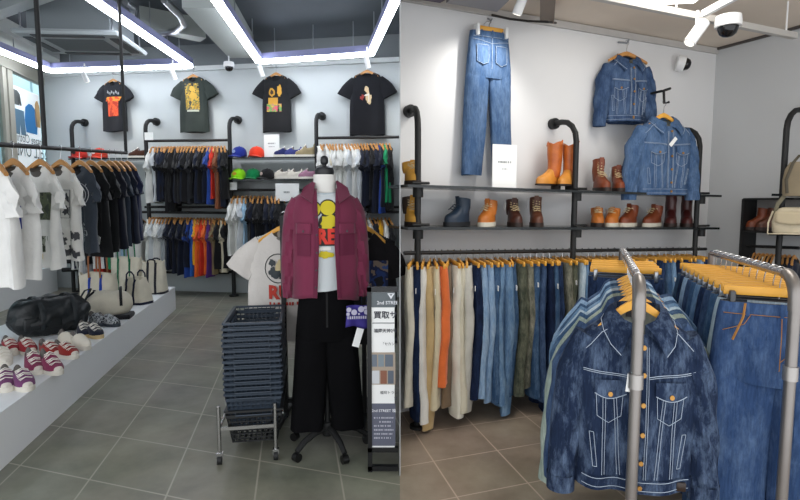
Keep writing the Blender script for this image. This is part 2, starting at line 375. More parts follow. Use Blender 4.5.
def pants_mb(W=.19, cro=.27, L=1.02, lw=.11, hem=.1, d=.045, sep=.105, seed=0, fold=.012, hsep=None):
    mb = MB(); rr = random.Random(seed); ph = rr.uniform(0, 6); hs = hsep if hsep is not None else sep
    def yf(x, z): return fold * min(1, -z / .3) * (math.sin(22 * x + ph + 4 * z) + .5 * math.sin(47 * x - 6 * z + ph)) + fold * .7 * noise.noise(V((x * 8, z * 8, seed)))
    rings = []
    for i in range(9):
        t = i / 8; z = -(cro + .03) * t; w = W + (sep + lw - W) * min(1, t * 1.3) ** .7; dd = d * (1 + .3 * math.sin(t * 2.6))
        rings.append([V((w * sgp(math.cos(a), .7), dd * sgp(math.sin(a), .8) + yf(w * math.cos(a), z), z)) for a in [2 * PI * k / 32 for k in range(32)]])
    rings.reverse(); tp = rings[-1]; mb.loft(rings, 1, 0)
    mb.loft([tp, [V((p.x * .95, p.y * .75, p.z)) for p in tp], [V((p.x * .93, p.y * .7, -.05)) for p in tp]], 0, 1, 1)
    for sd in (-1, 1):
        lr = []
        n = 18
        for i in range(n + 1):
            t = i / n; z = -cro * .8 - (L - cro * .8) * t; cx = sd * (sep + (hs - sep) * t); w = lw + (hem - lw) * t; dd = d * (1.15 - .1 * t) * min(1, .45 + .55 * t * 8)
            lr.append([V((cx + w * sgp(math.cos(a), .75), dd * sgp(math.sin(a), .8) + yf(cx + w * math.cos(a), z), z + (.004 * math.sin(a * 2) if i == n else 0))) for a in [2 * PI * k / 20 for k in range(20)]])
        lr.append([V((sum(p.x for p in lr[-1]) / 20 + (q.x - sum(p.x for p in lr[-1]) / 20) * .85, q.y * .8, q.z + .03)) for q in lr[-1]])
        lr.reverse(); mb.loft(lr, 1, 1)
    def front(x, z, off=0, u=1):
        t = min(1, -z / (cro + .03)); w = W + (sep + lw - W) * min(1, t * 1.3) ** .7; dd = d * (1 + .3 * math.sin(t * 2.6))
        if -z > cro * .9:
            t2 = (-z - cro * .8) / (L - cro * .8); sd = 1 if x > 0 else -1; cx = sd * (sep + (hs - sep) * t2); w = lw + (hem - lw) * t2; dd = d * (1.15 - .1 * t2)
            q = min(1, abs((x - cx) / w)); return V((x, -dd * (1 - q ** (2 / .75)) ** .4 + yf(x, z) - off, z))
        q = min(1, abs(x / w)); return V((x, -dd * (1 - q ** (2 / .7)) ** .4 + yf(x, z) - off, z))
    return mb, front
class Wall:
    def __init__(s, a, b):
        s.a = V((a[0], a[1], 0)); s.b = V((b[0], b[1], 0)); s.u = (s.b - s.a).normalized(); s.n = V((s.u.y, -s.u.x, 0)); s.rz = math.atan2(s.u.y, s.u.x)
    def at(s, px, py, off=0):
        d = ray(px, py); p0 = s.a + s.n * off; t = (p0 - CAMP).dot(s.n) / d.dot(s.n); return CAMP + d * t
def sk(px, Y): return ((px - 400) / F * Y, Y)
def rect_decal(mb, fn, x0, x1, z0, z1, off=.004, nu=8, nv=8, mi=0, sh=0):
    mb.grid(lambda u, v: fn(x0 + (x1 - x0) * u + sh * v, z0 + (z1 - z0) * v, off), nu, nv, mi)
def ell_decal(mb, fn, cx, cz, rx, rz, off=.004, mi=0, n=18, jag=0, seed=0, ri=0):
    rings = []
    rr = random.Random(seed); js = [1 + rr.uniform(-jag, jag) for _ in range(n)]
    for q in (1, .8, .55, .25) if not ri else (1, ri):
        rings.append([fn(cx + rx * q * js[k] * math.cos(2 * PI * k / n), cz + rz * q * js[k] * math.sin(2 * PI * k / n), off) for k in range(n)])
    mb.loft(rings, 0, 0 if ri else 1, mi)
# ================================================================ LEFT ROOM
WL = Wall(sk(50, 9.2), sk(400, 8.2))
LD = V((-.192, .98, 0)).normalized()          # depth direction of the left room
LRZ = math.atan2(-LD.x, LD.y)                 # local +y along LD
TOPZ = 4.07
def tiles(name, O, da, db, sa, sb, c1, c2, grout, corners, gap=.012):
    # floor slab with a grid of tiles: da/db tile edge directions, sa/sb tile sizes
    det = da.x * db.y - da.y * db.x
    ra = V((db.y / det / sa, -db.x / det / sa, 0)); rb = V((-da.y / det / sb, da.x / det / sb, 0))
    m = bpy.data.materials.new(name); m.use_nodes = True; nt = m.node_tree; N = nt.nodes; L = nt.links; b = N['Principled BSDF']
    tc = N.new('ShaderNodeTexCoord'); su = N.new('ShaderNodeVectorMath'); su.operation = 'SUBTRACT'; L.new(tc.outputs['Object'], su.inputs[0]); su.inputs[1].default_value = O
    ds = []
    for r in (ra, rb):
        d = N.new('ShaderNodeVectorMath'); d.operation = 'DOT_PRODUCT'; L.new(su.outputs[0], d.inputs[0]); d.inputs[1].default_value = r; ds.append(d)
    cb = N.new('ShaderNodeCombineXYZ'); L.new(ds[0].outputs['Value'], cb.inputs[0]); L.new(ds[1].outputs['Value'], cb.inputs[1])
    bk = N.new('ShaderNodeTexBrick'); bk.offset = 0; bk.squash = 1; bk.inputs['Scale'].default_value = 1; bk.inputs['Brick Width'].default_value = 1; bk.inputs['Row Height'].default_value = 1
    bk.inputs['Mortar Size'].default_value = gap; bk.inputs['Mortar Smooth'].default_value = .3; bk.inputs['Color1'].default_value = (0, 0, 0, 1); bk.inputs['Color2'].default_value = (1, 1, 1, 1); L.new(cb.outputs[0], bk.inputs['Vector'])
    n = N.new('ShaderNodeTexNoise'); n.inputs['Scale'].default_value = 2.6; n.inputs['Detail'].default_value = 7; n.inputs['Roughness'].default_value = .62; L.new(tc.outputs['Object'], n.inputs[0])
    r = N.new('ShaderNodeValToRGB'); r.color_ramp.elements[0].position = .33; r.color_ramp.elements[1].position = .7; r.color_ramp.elements[0].color = lin(c1); r.color_ramp.elements[1].color = lin(c2); L.new(n.outputs[0], r.inputs[0])
    n3 = N.new('ShaderNodeTexNoise'); n3.inputs['Scale'].default_value = 1.1; L.new(tc.outputs['Object'], n3.inputs[0])
    hs = N.new('ShaderNodeMix'); hs.data_type = 'RGBA'; hs.blend_type = 'SOFT_LIGHT'; hs.inputs[0].default_value = .16; L.new(r.outputs[0], hs.inputs[6]); L.new(n3.outputs[1], hs.inputs[7])
    mx = N.new('ShaderNodeMix'); mx.data_type = 'RGBA'; L.new(bk.outputs['Fac'], mx.inputs[0]); L.new(hs.outputs[2], mx.inputs[6]); mx.inputs[7].default_value = lin(grout); L.new(mx.outputs[2], b.inputs['Base Color'])
    b.inputs['Roughness'].default_value = .42; b.inputs['Specular IOR Level'].default_value = .4
    bp = N.new('ShaderNodeBump'); bp.inputs['Strength'].default_value = .25; bp.inputs['Distance'].default_value = .01; L.new(n.outputs[0], bp.inputs['Height']); L.new(bp.outputs[0], b.inputs['Normal'])
    mb = MB(); mb.prism([(c[0], c[1]) for c in corners], .1, Matrix.Translation((0, 0, -.1)))
    return struct(mb.build('floor', m))
def axis(p, q): d = (G(*q) - G(*p)); d.z = 0; return d.normalized()
def solve_tile(pd1, pd2, pc1, pc2):
    da = axis(*pc1); db = axis(*pd1); O = G(*pd1[0]); det = da.x * db.y - da.y * db.x
    # coordinate along da measured for depth line 2, along db for cross lines
    def co(p): p = p - O; return (p.x * db.y - p.y * db.x) / det, (da.x * p.y - da.y * p.x) / det
    s1 = co(G(*pd2[0]))[0]; t1 = co(G(*pc1[0]))[1]; t2 = co(G(*pc2[0]))[1]
    return O + db * t1, da, db, abs(s1), abs(t2 - t1)
O, da, db, sa, sb = solve_tile(((165, 377), (95, 472)), ((197, 425), (160, 497)), ((90, 398), (200, 414)), ((62, 427), (187, 445)))
print('tile L', sa, sb)
tiles('floor_tiles_grey', O, da, db, sa, sb, '#6b6a60', '#8a887b', '#a19e90', [(-9, .3), (0, .3), (0, 9), (-9, 10.2)])
wb = WL.b + WL.u * .0
# back wall, the shade above the rail put into a darker upper colour
WLM = mat('#b9bfc0', .75, var=.03, scale=1.5)
mb = MB(); a = WL.a; b = V((-.003, WL.b.y, 0)); 
mb.prism([(a.x, a.y), (b.x, b.y), (b.x, b.y + .15), (a.x, a.y + .15)], 3.68); struct(mb.build('wall_back', WLM))
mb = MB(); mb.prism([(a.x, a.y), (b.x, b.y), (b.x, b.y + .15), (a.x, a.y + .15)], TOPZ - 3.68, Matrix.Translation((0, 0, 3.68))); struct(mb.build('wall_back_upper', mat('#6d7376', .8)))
mb = MB(); mb.beam(a + WL.n * .03 + V((0, 0, 3.68)), b + WL.n * .03 + V((0, 0, 3.68)), .06, .07); struct(mb.build('trim_1', mat('#c3c8c8', .6)))
# ceiling
mb = MB(); mb.prism([(-9, .2), (-.003, .2), (-.003, 9), (-9, 10.2)], .1, Matrix.Translation((0, 0, TOPZ))); struct(mb.build('ceiling', mat('#4d545a', .85, var=.08, scale=1.2)))
BM = mat('#9ba19e', .8)
def zprism(pts, z0, h, m, name): 
    mb = MB(); mb.prism([(p.x, p.y) for p in pts], h, Matrix.Translation((0, 0, z0))); return mb.build(name, m)
struct(zprism([G(182, 8, 3.72), G(229, 58, 3.72), G(254, 58, 3.72), G(222, 8, 3.72)], 3.72, TOPZ - 3.725, BM, 'ceiling_beam'))
struct(zprism([G(-40, 10, 3.85), G(-40, 40, 3.85), G(60, 66, 3.85), G(60, 60, 3.85)], 3.85, TOPZ - 3.86, mat('#a9aeac', .8), 'ceiling_beam'))
struct(zprism([G(200, 42, 3.8), G(140, 30, 3.8), G(140, 26, 3.8), G(206, 38, 3.8)], 3.8, TOPZ - 3.81, BM, 'ceiling_beam'))
# partition between the two shop areas, a thin board seen from its end
mb = MB(); mb.box((0, 5.75, 2.08), (.005, 6.0, 4.16)); struct(mb.build('wall_middle', mat('#a9acac', .8)))
# window wall on the left
WA = V((a.x, a.y, 0)); WB = WA - LD * 5.0
WW = Wall((WB.x, WB.y), (WA.x, WA.y)); FRM = mat('#a8a69a', .6); 
def wpt(px, py, off=0): return WW.at(px, py, off)
struct(MB().beam(WB + V((0, 0, .22)), WA + V((0, 0, .22)), .12, .44).build('wall_left_base', mat('#9a9c9a', .8)))
zt = wpt(50, 86).z; zt2 = 3.68
struct(MB().beam(WB + V((0, 0, 3.62)), WA + V((0, 0, 3.62)), .12, .2).build('wall_left_lintel', mat('#9d9c90', .7)))
struct(MB().beam(WB + V((0, 0, 3.9)), WA + V((0, 0, 3.9)), .12, .34).build('wall_left_upper', mat('#8d918f', .8)))
def mull(px, w, name='window_frame'):
    p = wpt(px, 120); mb = MB(); mb.box((p.x, p.y, 2.0), (.09, w, 3.2), rz=LRZ); return mb
wf = MB().beam(WB + V((0, 0, zt)), WA + V((0, 0, zt)), .1, .12)
win = thing('window_frame', 'x', 'x'); bpy.data.objects.remove(win)
w1 = struct(wf.build('window_1', FRM))
for k, (px, w) in enumerate(((-8, .12), (4, .1), (10, .14), (49, .1))):
    mull(px, w).build('mullion', FRM, w1)
GL = mat('#dff2f5', .02, trans=1.0)
p1, p2 = wpt(-10, 120), wpt(50, 120)
MB().beam(V((WB.x, WB.y, 2.0)), V((WA.x, WA.y, 2.0)), .012, 3.0).build('pane', GL, w1)
# building face seen through the window
ob = MB(); oc = WA - LD * 2 + V((-3.2, 0, 0))
for i in range(14):
    ob.box((oc.x, oc.y - 6 + i * 1.1, 2.2), (.3, 1.02, 5.6))
tag(ob.build('building', mat('#cfe4ea', .7, var=.15, scale=1.2)), 'pale blue building facade seen through the shop window', 'building')
# poster sheet on the glass
ps = thing('window_poster', 'large white window poster with denim garments and mirrored writing', 'poster', (0, 0, 0))
q0, q1 = wpt(12.5, 150, .03), wpt(42, 150, .03); zt0 = wpt(26, 90, .03).z; zb0 = 1.15
L_ = (q1 - q0).length; u_ = (q1 - q0).normalized(); u_.z = 0
def pp(x, z, off=0): return V((q0.x, q0.y, 0)) + u_ * (x * L_) + WW.n * (.0 + off) + V((0, 0, z))
m_ = MB(); m_.add([pp(0, zb0), pp(1, zb0), pp(1, zt0), pp(0, zt0), pp(0, zb0, -.004), pp(1, zb0, -.004), pp(1, zt0, -.004), pp(0, zt0, -.004)], [(0, 1, 2, 3), (7, 6, 5, 4), (0, 4, 5, 1), (2, 6, 7, 3), (1, 5, 6, 2), (0, 3, 7, 4)])
m_.build('sheet', mat('#e6eef0', .6, emit=.25), ps)  # faint glow put into the paper, which is no lamp
def zpy(y): return wpt(26, y, .03).z
def pj(cx, y0, y1, w, m, kind):
    z1, z0 = zpy(y0), zpy(y1); h = z1 - z0; mb = MB()
    if kind == 'jacket': poly = [(-.3, 1), (.3, 1), (.75, .8), (1, .05), (.72, 0), (.6, .55), (.55, 0), (-.55, 0), (-.6, .55), (-.72, 0), (-1, .05), (-.75, .8)]
    elif kind == 'shirt': poly = [(-.25, 1), (.25, 1), (.8, .85), (1, .4), (.85, 0), (-.85, 0), (-1, .4), (-.8, .85)]
    else: poly = [(-.8, 1), (.8, 1), (1, 0), (.1, 0), (0, .4), (-.1, 0), (-1, 0)]
    vs = [pp(cx + w * x, z0 + h * y, .006) for x, y in poly]; c = pp(cx, z0 + h * .6, .006)
    mb.add(vs + [c], [(i, (i + 1) % len(vs), len(vs)) for i in range(len(vs))]); mb.build('printed_garment', m, ps)
pj(.2, 94, 108, .17, mat('#59605f'), 'jacket'); pj(.28, 112, 136, .18, mat('#5c7f96'), 'pants'); pj(.66, 103, 132, .22, mat('#2f7fbd'), 'shirt'); pj(.9, 97, 124, .1, mat('#c7a472'), 'shirt')
for s, y, sz in (('Vintage Clothing', 139, .2), ('SELL ONLY', 151, .3), ('BUY', 163, .3)):
    if s == 'BUY': continue
    tm = MB(); zc = zpy(y); text_add(tm, s, sz, lambda x, yy: pp(.55, zc + yy, .007) + u_ * x * .8, mirror=True); tm.build('lettering', mat('#5e6668'), ps)
# window ledge
lg = MB(); e0 = G(0, 313); e1 = e0 + LD * 2.2; e00 = e0 - LD * 3.2
lg.prism([(e1.x, e1.y - .3), (e00.x, e00.y), (e00.x - .22, e00.y), (e1.x - .22, e1.y - .3)], .43)
tag(lg.build('display_ledge', mat('#d4d6d6', .5)), 'long low white ledge under the shop window', 'ledge')
# LED lamps
LED = mat('#f2f7ff', emit=16); HSG = mat('#8d90b8', .5)
def led(pts, z, label):
    q = [G(x, y, z) for x, y in pts]; t = thing('led_strip_light', label, 'ceiling light', q[1], 0, 'hanging light strips')
    e = MB(); h = MB(); rods = []
    for p, s in zip(q, q[1:]):
        p = p - q[1]; s = s - q[1]
        e.beam(p, s, .085, .045); h.beam(p + V((0, 0, .068)), s + V((0, 0, .068)), .1, .09)
        for f in (.15, .5, .85):
            m = p.lerp(s, f); rods.append(MB().tube([m + V((0, 0, .1)), m + V((0, 0, TOPZ - z))], .008, 6))
    e.build('diffuser', LED, t); h.build('housing', HSG, t); [r.build('suspension_rod', mat('#9aa0a4', .4, .6), t) for r in rods]; return t
led([(-30, 39), (50, 71), (190, 66), (93, 0), (50, -30)], 3.6, 'bright white light strip in an open corner shape above the window and first shirt')
led([(196, -29), (259, 62), (371, 54), (397, -3)], 3.6, 'bright white U-shaped light strip above the two right-hand wall shirts')
# air conditioner
t = thing('air_conditioner', 'ceiling cassette air conditioner with square grille, hung under dark ceiling', 'air conditioner', G(84, 45, 3.5), LRZ - .12); t.scale = (1.12, .82, 1)
MB().rbox((0, 0, .03), (1.1, 1.1, .06), .03).build('panel', mat('#a6adb0', .5), t)
MB().box((0, 0, .34), (.85, .85, .56)).build('body', mat('#7b8286', .5, .2), t)
g_ = MB()
for i in range(16): g_.box((0, -.28 + i * .0375, -.004), (.62, .012, .01))
g_.build('grille', mat('#6a7073', .6), t)
v_ = MB()
for k in range(4): v_.box((.45 * math.cos(k * PI / 2), .45 * math.sin(k * PI / 2), -.005), (.09, .74, .012), rz=k * PI / 2)
v_.build('air_vent', mat('#4a4f52', .6), t)
for sx in (-1, 1):
    for sy in (-1, 1): MB().tube([(sx * .47, sy * .47, .05), (sx * .47, sy * .47, TOPZ - 3.5)], .01, 6).build('suspension_rod', STL, t)
# ducts, trays and pipes under the left ceiling
mb = MB(); mb.beam(G(-30, 22, 3.8), G(60, -12, 3.8), .16, .1); tag(mb.build('cable_tray', mat('#aab0b3', .5)), 'pale metal cable tray crossing the ceiling at the upper left corner', 'cable tray')
mb = MB(); mb.beam(G(24, 2, 3.98), G(52, 16, 3.98), .12, .1); tag(mb.build('cable_tray', mat('#aab0b3', .5)), 'short pale metal tray beside the air conditioner', 'cable tray')
mb = MB(); mb.tube([G(164, 0, 3.8), G(172, 8, 3.8), G(180, 16, 3.8), G(184, 25, 3.8), G(176, 31, 3.8), G(160, 33, 3.8)], .04, 10); tag(mb.build('pipe', STL), 'thin bent grey pipe running under the dark ceiling right of the air conditioner', 'pipe')
mb = MB(); mb.tube([G(125, 2, 3.8), G(133, 8, 3.8), G(131, 18, 3.8), G(133, 30, 3.8)], .035, 10); tag(mb.build('pipe', STL), 'short curved grey pipe close to the air conditioner', 'pipe')
def dome_cam(loc, z_up, label, sc=1, M=None):
    t = thing('dome_camera', label, 'camera', loc); t.scale = (sc,) * 3
    if M: t.rotation_euler = M
    MB().lathe([(.001, .07), (.075, .07), (.08, .03), (.078, 0), (.06, 0)], 24).build('housing', WHT, t)
    MB().lathe([(.062, .002), (.062, -.015), (.05, -.045), (.03, -.06), (.001, -.066)], 24).build('dome', mat('#101114', .08), t)
    if z_up: MB().tube([(0, 0, .07), (0, 0, .07 + z_up)], .01, 8).build('stem', WHT, t)
    return t
p = WL.at(229, 67, .5); dome_cam(p, .1, 'small white dome security camera above the wall between second and third shirts', 1.0)
def spot(loc, d, label, sc=1, stem=.1, off=0):
    t = thing('spotlight', label, 'spotlight', loc, 0, 'white spotlights'); d = V(d).normalized(); d2 = d * .16
    MB().tube([V((0, 0, 0)) - d2 * .5, d2 * .5], .035, 16).build('lamp_head', WHT, t)
    MB().tube([V((0, 0, 0)), V((0, 0, stem))], .01, 8).build('stem', WHT, t)
    MB().tube([d2 * .48, d2 * .505], .028, 14).build('lens', mat('#fff7e8', emit=1.5), t)
    t.scale = (sc,) * 3; return t
for px, py, w in ((85, 77, 'left of the first wall shirt'), (173, 74, 'between first and second wall shirts'), (261, 71, 'just left of the third wall shirt'), (367, 62, 'just above the rightmost wall shirt')):
    spot(G(px, py, 3.42), (.25, .3, -.9), f'white cylindrical spotlight {w}', 1.0, .2)
# ---- wall shirts
def wall_tee(px, py, sx, sz, col, seed, label, prints):
    g_, mb = tee(seed, W=.2, L=.74, depth=.035, fold=.01, sl=.2, out=.42, shl=.17, neck=.075)
    p = WL.at(px, py, .1); t = mb.build('t_shirt', [cloth(col), cloth('#101012')], None, p, WL.rz); t.scale = (sx, 1.2, sz); tag(t, label, 't-shirt', 'black printed shirts high on the wall')
    for f in prints: f(g_, t)
    h = link('wooden_hanger', HANG[0], None, p, WL.rz); h.scale = (sx * .62, 1, sz); link('hook', HANG[1], h); tag(h, 'wooden hanger of the ' + label[:60].split(' hung')[0], 'hanger', 'wooden hangers high on the wall')
    k = MB(); k.tube([V((0, .1, .02)), V((0, 0, 0)), V((0, -.02, .02))], .008, 6); tag(k.build('wall_hook', STL, None, p, WL.rz), 'small metal wall hook holding the ' + label[:60].split(' hung')[0], 'hook', 'wall hooks')
def D(name, cols, sc_, fn):
    def f(g_, t):
        mb = MB(); fn(mb, g_.front); mb.build(name, multicol(cols, sc_) if isinstance(cols, tuple) else mat(cols, .8), t)
    return f
wall_tee(113, 74, 1.08, 1.12, '#1b1d22', 1, 'black t-shirt with red figure print hung high on wall', [
    D('print', ('#c8401f', '#d8542a', '#a8301a'), 14, lambda m, f: rect_decal(m, f, -.085, .1, -.62, -.36)), D('print', ('#d88a2c', '#c8401f'), 20, lambda m, f: rect_decal(m, f, -.12, .12, -.4, -.34, .006, sh=.03)),
    D('print', '#8a8d90', 1, lambda m, f: [ell_decal(m, f, .0 + i * .035, -.27 - .02 * (i % 2), .012, .02, jag=.5, seed=i) for i in range(-2, 4)])])
wall_tee(193, 69, 1.25, 1.2, '#2c3330', 2, 'dark green-grey t-shirt with yellow square print hung high on wall', [
    D('print', ('#232a2a', '#b08a2a', '#6a6a40', '#caa23a', '#38403c'), 16, lambda m, f: rect_decal(m, f, -.1, .09, -.54, -.2)), D('print', '#c9a040', 1, lambda m, f: [ell_decal(m, f, .0, -.27, .03, .04, .007, jag=.3), ell_decal(m, f, .01, -.36, .045, .05, .007, jag=.3)]), D('lettering', '#a8aba0', 1, lambda m, f: rect_decal(m, f, -.08, .08, -.57, -.545))])
wall_tee(276, 67, 1.2, 1.2, '#17181b', 3, 'black t-shirt with yellow portrait print hung high on wall', [
    D('print', '#b98a2e', 1, lambda m, f: [ell_decal(m, f, -.05, -.33, .04, .055, jag=.12), ell_decal(m, f, .055, -.31, .032, .075, jag=.2, seed=3), rect_decal(m, f, -.1, .03, -.48, -.4)]),
    D('print', '#3a2a1a', 1, lambda m, f: ell_decal(m, f, -.05, -.33, .02, .03, .008, jag=.3)),
    D('print', ('#b04a5a', '#5a8a4a', '#c79a3a', '#7a4a7a'), 18, lambda m, f: rect_decal(m, f, -.12, .08, -.58, -.48))])
wall_tee(367, 64, 1.38, 1.28, '#14151a', 4, 'black t-shirt with small gold guitarist print hung high on wall', [
    D('print', '#c9b088', 1, lambda m, f: [ell_decal(m, f, 0, -.3, .022, .035, jag=.2), ell_decal(m, f, .02, -.4, .03, .07, jag=.3, seed=2)]),
    D('print', '#8a2f2a', 1, lambda m, f: ell_decal(m, f, -.05, -.4, .02, .03, jag=.5, seed=5)), D('print', '#d8d4c8', 1, lambda m, f: [rect_decal(m, f, -.03, .01, -.38, -.36, .008, sh=.02), rect_decal(m, f, .02, .03, -.45, -.35, .008)])])
# ---- pipe racks along the back wall
RO = .32
def wall_rack(pxs, ytop, label, rails, shelves=(), wall=WL, off=RO, r=.032, foot=True, fx=0):
    base = wall.at(pxs[0], 203, off); t = thing('pipe_rack', label, 'clothes rack', (base.x, base.y, 0), wall.rz, None)
    inv = Matrix.Rotation(-wall.rz, 4, 'Z')
    def loc(p): return inv @ (V(p) - V((base.x, base.y, 0)))
    for i, px in enumerate(pxs):
        p = wall.at(px, ytop[i] if isinstance(ytop, (list, tuple)) else ytop, off); q = loc(p); zt = q.z
        m = MB(); c = [(q.x, q.y, 0), (q.x, q.y, zt - .16)] + [(q.x + (fx if i == 0 else 0) * (1 - math.cos(a)), q.y + .16 - .16 * math.cos(a), zt - .16 + .16 * math.sin(a)) for a in (.4, .8, 1.2, 1.57)] + [(q.x + (fx if i == 0 else 0) * 1.3, off - .02, zt)]
        m.tube(c, r, 10); fq = q.x + (fx if i == 0 else 0) * 1.3; m.tube([(fq, off - .05, zt), (fq, off - .005, zt)], r * 2.0, 14); m.build('post', BLKM, t)
        if foot: f = MB(); f.tube([(q.x, q.y, 0), (q.x, q.y, .02)], r * 2.4, 12); f.build('foot', BLKM, t)
    for (x0, y0, x1, y1, rr, nm) in rails:
        m = MB(); A, B = loc(wall.at(x0, y0, off)), loc(wall.at(x1, y1, off)); m.tube([A, B], rr, 8)
        sd_ = off - .03
        if nm == 'shelf': m = MB(); m.add([A + V((0, sd_, 0)), B + V((0, sd_, 0)), B + V((0, -.06, 0)), A + V((0, -.06, 0)), A + V((0, sd_, .018)), B + V((0, sd_, .018)), B + V((0, -.06, .018)), A + V((0, -.06, .018))], [(0, 1, 2, 3), (7, 6, 5, 4), (0, 4, 5, 1), (1, 5, 6, 2), (2, 6, 7, 3), (3, 7, 4, 0)])
        m.build(nm, BLKM if nm != 'shelf' else mat('#1d2224', .2), t)
    return t, loc
wall_rack([71, 145, 229, 316], [120, 119, 117, 113], 'black pipe rack with three bays along the left room back wall', [
    (145, 141, 229, 140, .022, 'rail'), (145, 207, 229, 207, .02, 'rail'), (145, 212, 229, 213, .022, 'rail'), (145, 272, 229, 273, .02, 'rail'),
    (71, 160, 145, 159, .02, 'shelf'), (229, 159, 316, 158, .02, 'shelf'), (229, 181, 316, 180, .02, 'shelf'), (229, 190, 316, 190, .022, 'rail'), (229, 272, 316, 273, .02, 'rail'),
    (316, 138, 399, 137, .022, 'rail'), (316, 207, 399, 207, .02, 'rail'), (316, 212, 399, 212, .022, 'rail')])
w = 'white'; k = 'black'; n = 'navy'; c_ = 'charcoal'
ra = WL.at; rzg = WL.rz + PI / 2 + .25
garment_row(ra(151, 141, RO), ra(226, 140, RO), [w, 'pale grey', c_, n, k, n, k, k, n, k, k, n, k, c_, k, n, n, k, n, 'royal blue', 'red', 'brown', n, k], 1.28, rzg, 'the upper rail of dark shirts')
garment_row(ra(148, 212, RO), ra(228, 213, RO), [w, w, 'pale grey', w, w, 'grey', 'grey', n, k, n, k, n, n, 'royal blue', 'blue', 'yellow', 'orange', 'red', 'orange', 'purple', 'brown', 'khaki', k, 'cream', k], 1.14, rzg, 'the lower multicoloured rail')
garment_row(ra(232, 190, RO), ra(282, 190, RO), [w, w, 'pale grey', 'light blue', k, n, k, k, n, k, n, k], 1.3, rzg, 'the rail under the cap shelves')
garment_row(ra(319, 138, RO), ra(391, 137, RO), [w] * 3 + ['cream'] + [w] * 5 + ['pale grey', w, w, 'pale grey', n, k, n, k, n, n, 'royal blue', n, 'green', k], 1.3, rzg, 'the upper rail behind the mannequin')
garment_row(ra(319, 212, RO), ra(391, 212, RO), [w, 'pale grey', 'light blue', w, 'pale grey', w, n, k, 'orange', w, 'slate', 'pale grey', 'light blue', w, n, k, 'yellow', w, k], 1.2, rzg, 'the lower rail behind the mannequin')
garment_row(ra(74, 212, RO), ra(142, 212, RO), [w, n, w, 'grey', k, w, 'red', w, n, 'green', w, 'pale grey', 'light blue', 'orange', w, w], 1.2, rzg, 'the far rail behind near shirts', lift=0)
MB_ = MB(); A_, B_ = ra(71, 212, RO), ra(145, 212, RO)
tag(MB_.tube([A_, B_], .022, 8).build('clothes_rail', BLKM), 'black rail between pipe posts behind the near shirts', 'rail')
# white cards
def dashes(m, fn, x0, x1, h, seed=0):
    rr = random.Random(seed); x = x0
    while x < x1:   # rows of tiny illegible characters
        w_ = h * rr.uniform(.5, .95); w2 = min(w_, x1 - x); m.add([fn(x, -h / 2), fn(x + w2, -h / 2), fn(x + w2, h / 2), fn(x, h / 2)], [(0, 1, 2, 3)]); x += w_ + h * rr.choice((.25, .3, .8))
def card(p, rz, w_, h_, label, lines=(), lean=.0, group=None):
    t = thing('sign_card', label, 'sign', p, rz, group); MB().box((0, 0, h_ / 2), (w_, .006, h_)).build('board', PAPER, t)
    for (s, z, sz) in lines:
        m = MB(); dashes(m, lambda x, y: V((x, -.005, z * h_ + y)), -len(s) * sz * .28, len(s) * sz * .28, sz * .55, len(s)); m.build('lettering', mat('#8b8e8e'), t)
    return t
def at_base(px, py, off): return WL.at(px, py, off)
card(at_base(272, 158, RO + .02), WL.rz, .25, .36, 'tall white sign card on the cap shelf beside the red cap', (('......', .62, .035), ('.........', .48, .02)))
card(at_base(287.5, 201, RO + .1), WL.rz, .38, .27, 'wide white sign card hanging at the rail under the cap shelves', (('....', .5, .05),))
card(at_base(149, 140, RO + .04), WL.rz, .15, .12, 'small white card at the top corner of the dark shirt rack')
card(at_base(233.5, 190, RO + .04), WL.rz, .12, .12, 'small white card under the bright green cap')
# caps
def cap(loc, rz, m, label, sc=1, m2=None, logo=None, brim=1, ldir=0):
    t = thing('cap', label, 'cap', loc, rz, 'caps on the shelves'); cr = MB()
    cr.lathe([(.088, 0), (.092, .02), (.09, .055), (.078, .09), (.055, .115), (.03, .126), (.001, .13)], 24, sx=1.08); cr.build('crown', m, t)
    b = MB(); rings = []
    for i in range(13):
        a = -1.15 + 2.3 * i / 12; x0, y0 = .094 * math.sin(a), -.088 * math.cos(a); ex = .075 * math.cos(a * 1.1); z = .012 - .02 * math.sin(a) ** 2 
        rings.append([V((x0 * 1.02, y0 + .01, z + .004)), V((x0 * 1.05, y0 - ex, z - .01)), V((x0 * 1.05, y0 - ex, z - .006)), V((x0 * 1.02, y0 + .01, z + .009))])
    b.loft(rings); b.build('brim', m2 or m, t); MB().lathe([(.008, .128), (.009, .132), (.001, .136)], 10).build('button', m2 or m, t)
    if logo: l = MB(); l.add([V((.03 * math.cos(a) * 1.1, -.094 + .006 * abs(math.cos(a)) - .002 - (.0), .062 + .022 * math.sin(a))) for a in [2 * PI * i / 12 for i in range(12)]], [tuple(range(12))]); l.build('emblem', logo, t)
    t.scale = (sc,) * 3; return t
CO = RO + .1
for px, py, c, l, lg_, bc in ((239.5, 158, '#1f2f86', 'blue cap with pale emblem on the upper cap shelf', '#8fa0c8', None), (257, 158, '#d63b22', 'orange-red cap on the upper cap shelf', None, None), (239, 180, '#8ad31a', 'bright lime green cap at the left of the lower cap shelf', '#c7a02a', None), (253.5, 180, '#0d7a45', 'dark green cap between lime and black caps', None, None), (267.5, 180, '#141416', 'black cap with white and red emblem on the lower cap shelf', '#d8c0b8', None), (80, 159, '#b9322a', 'red patterned cap behind the fifth near hanger', '#202020', None), (100, 159, '#c8402e', 'red and white cap behind the near black shirts', '#e8e0dc', None)):
    p = WL.at(px, py, .72 if 0 else CO - .32 + .25); p.z += .02
    cap(p, WL.rz + R.uniform(-.3, .3) - .3, cloth(c), l, 1.22, None, mat(lg_, .7) if lg_ else None)
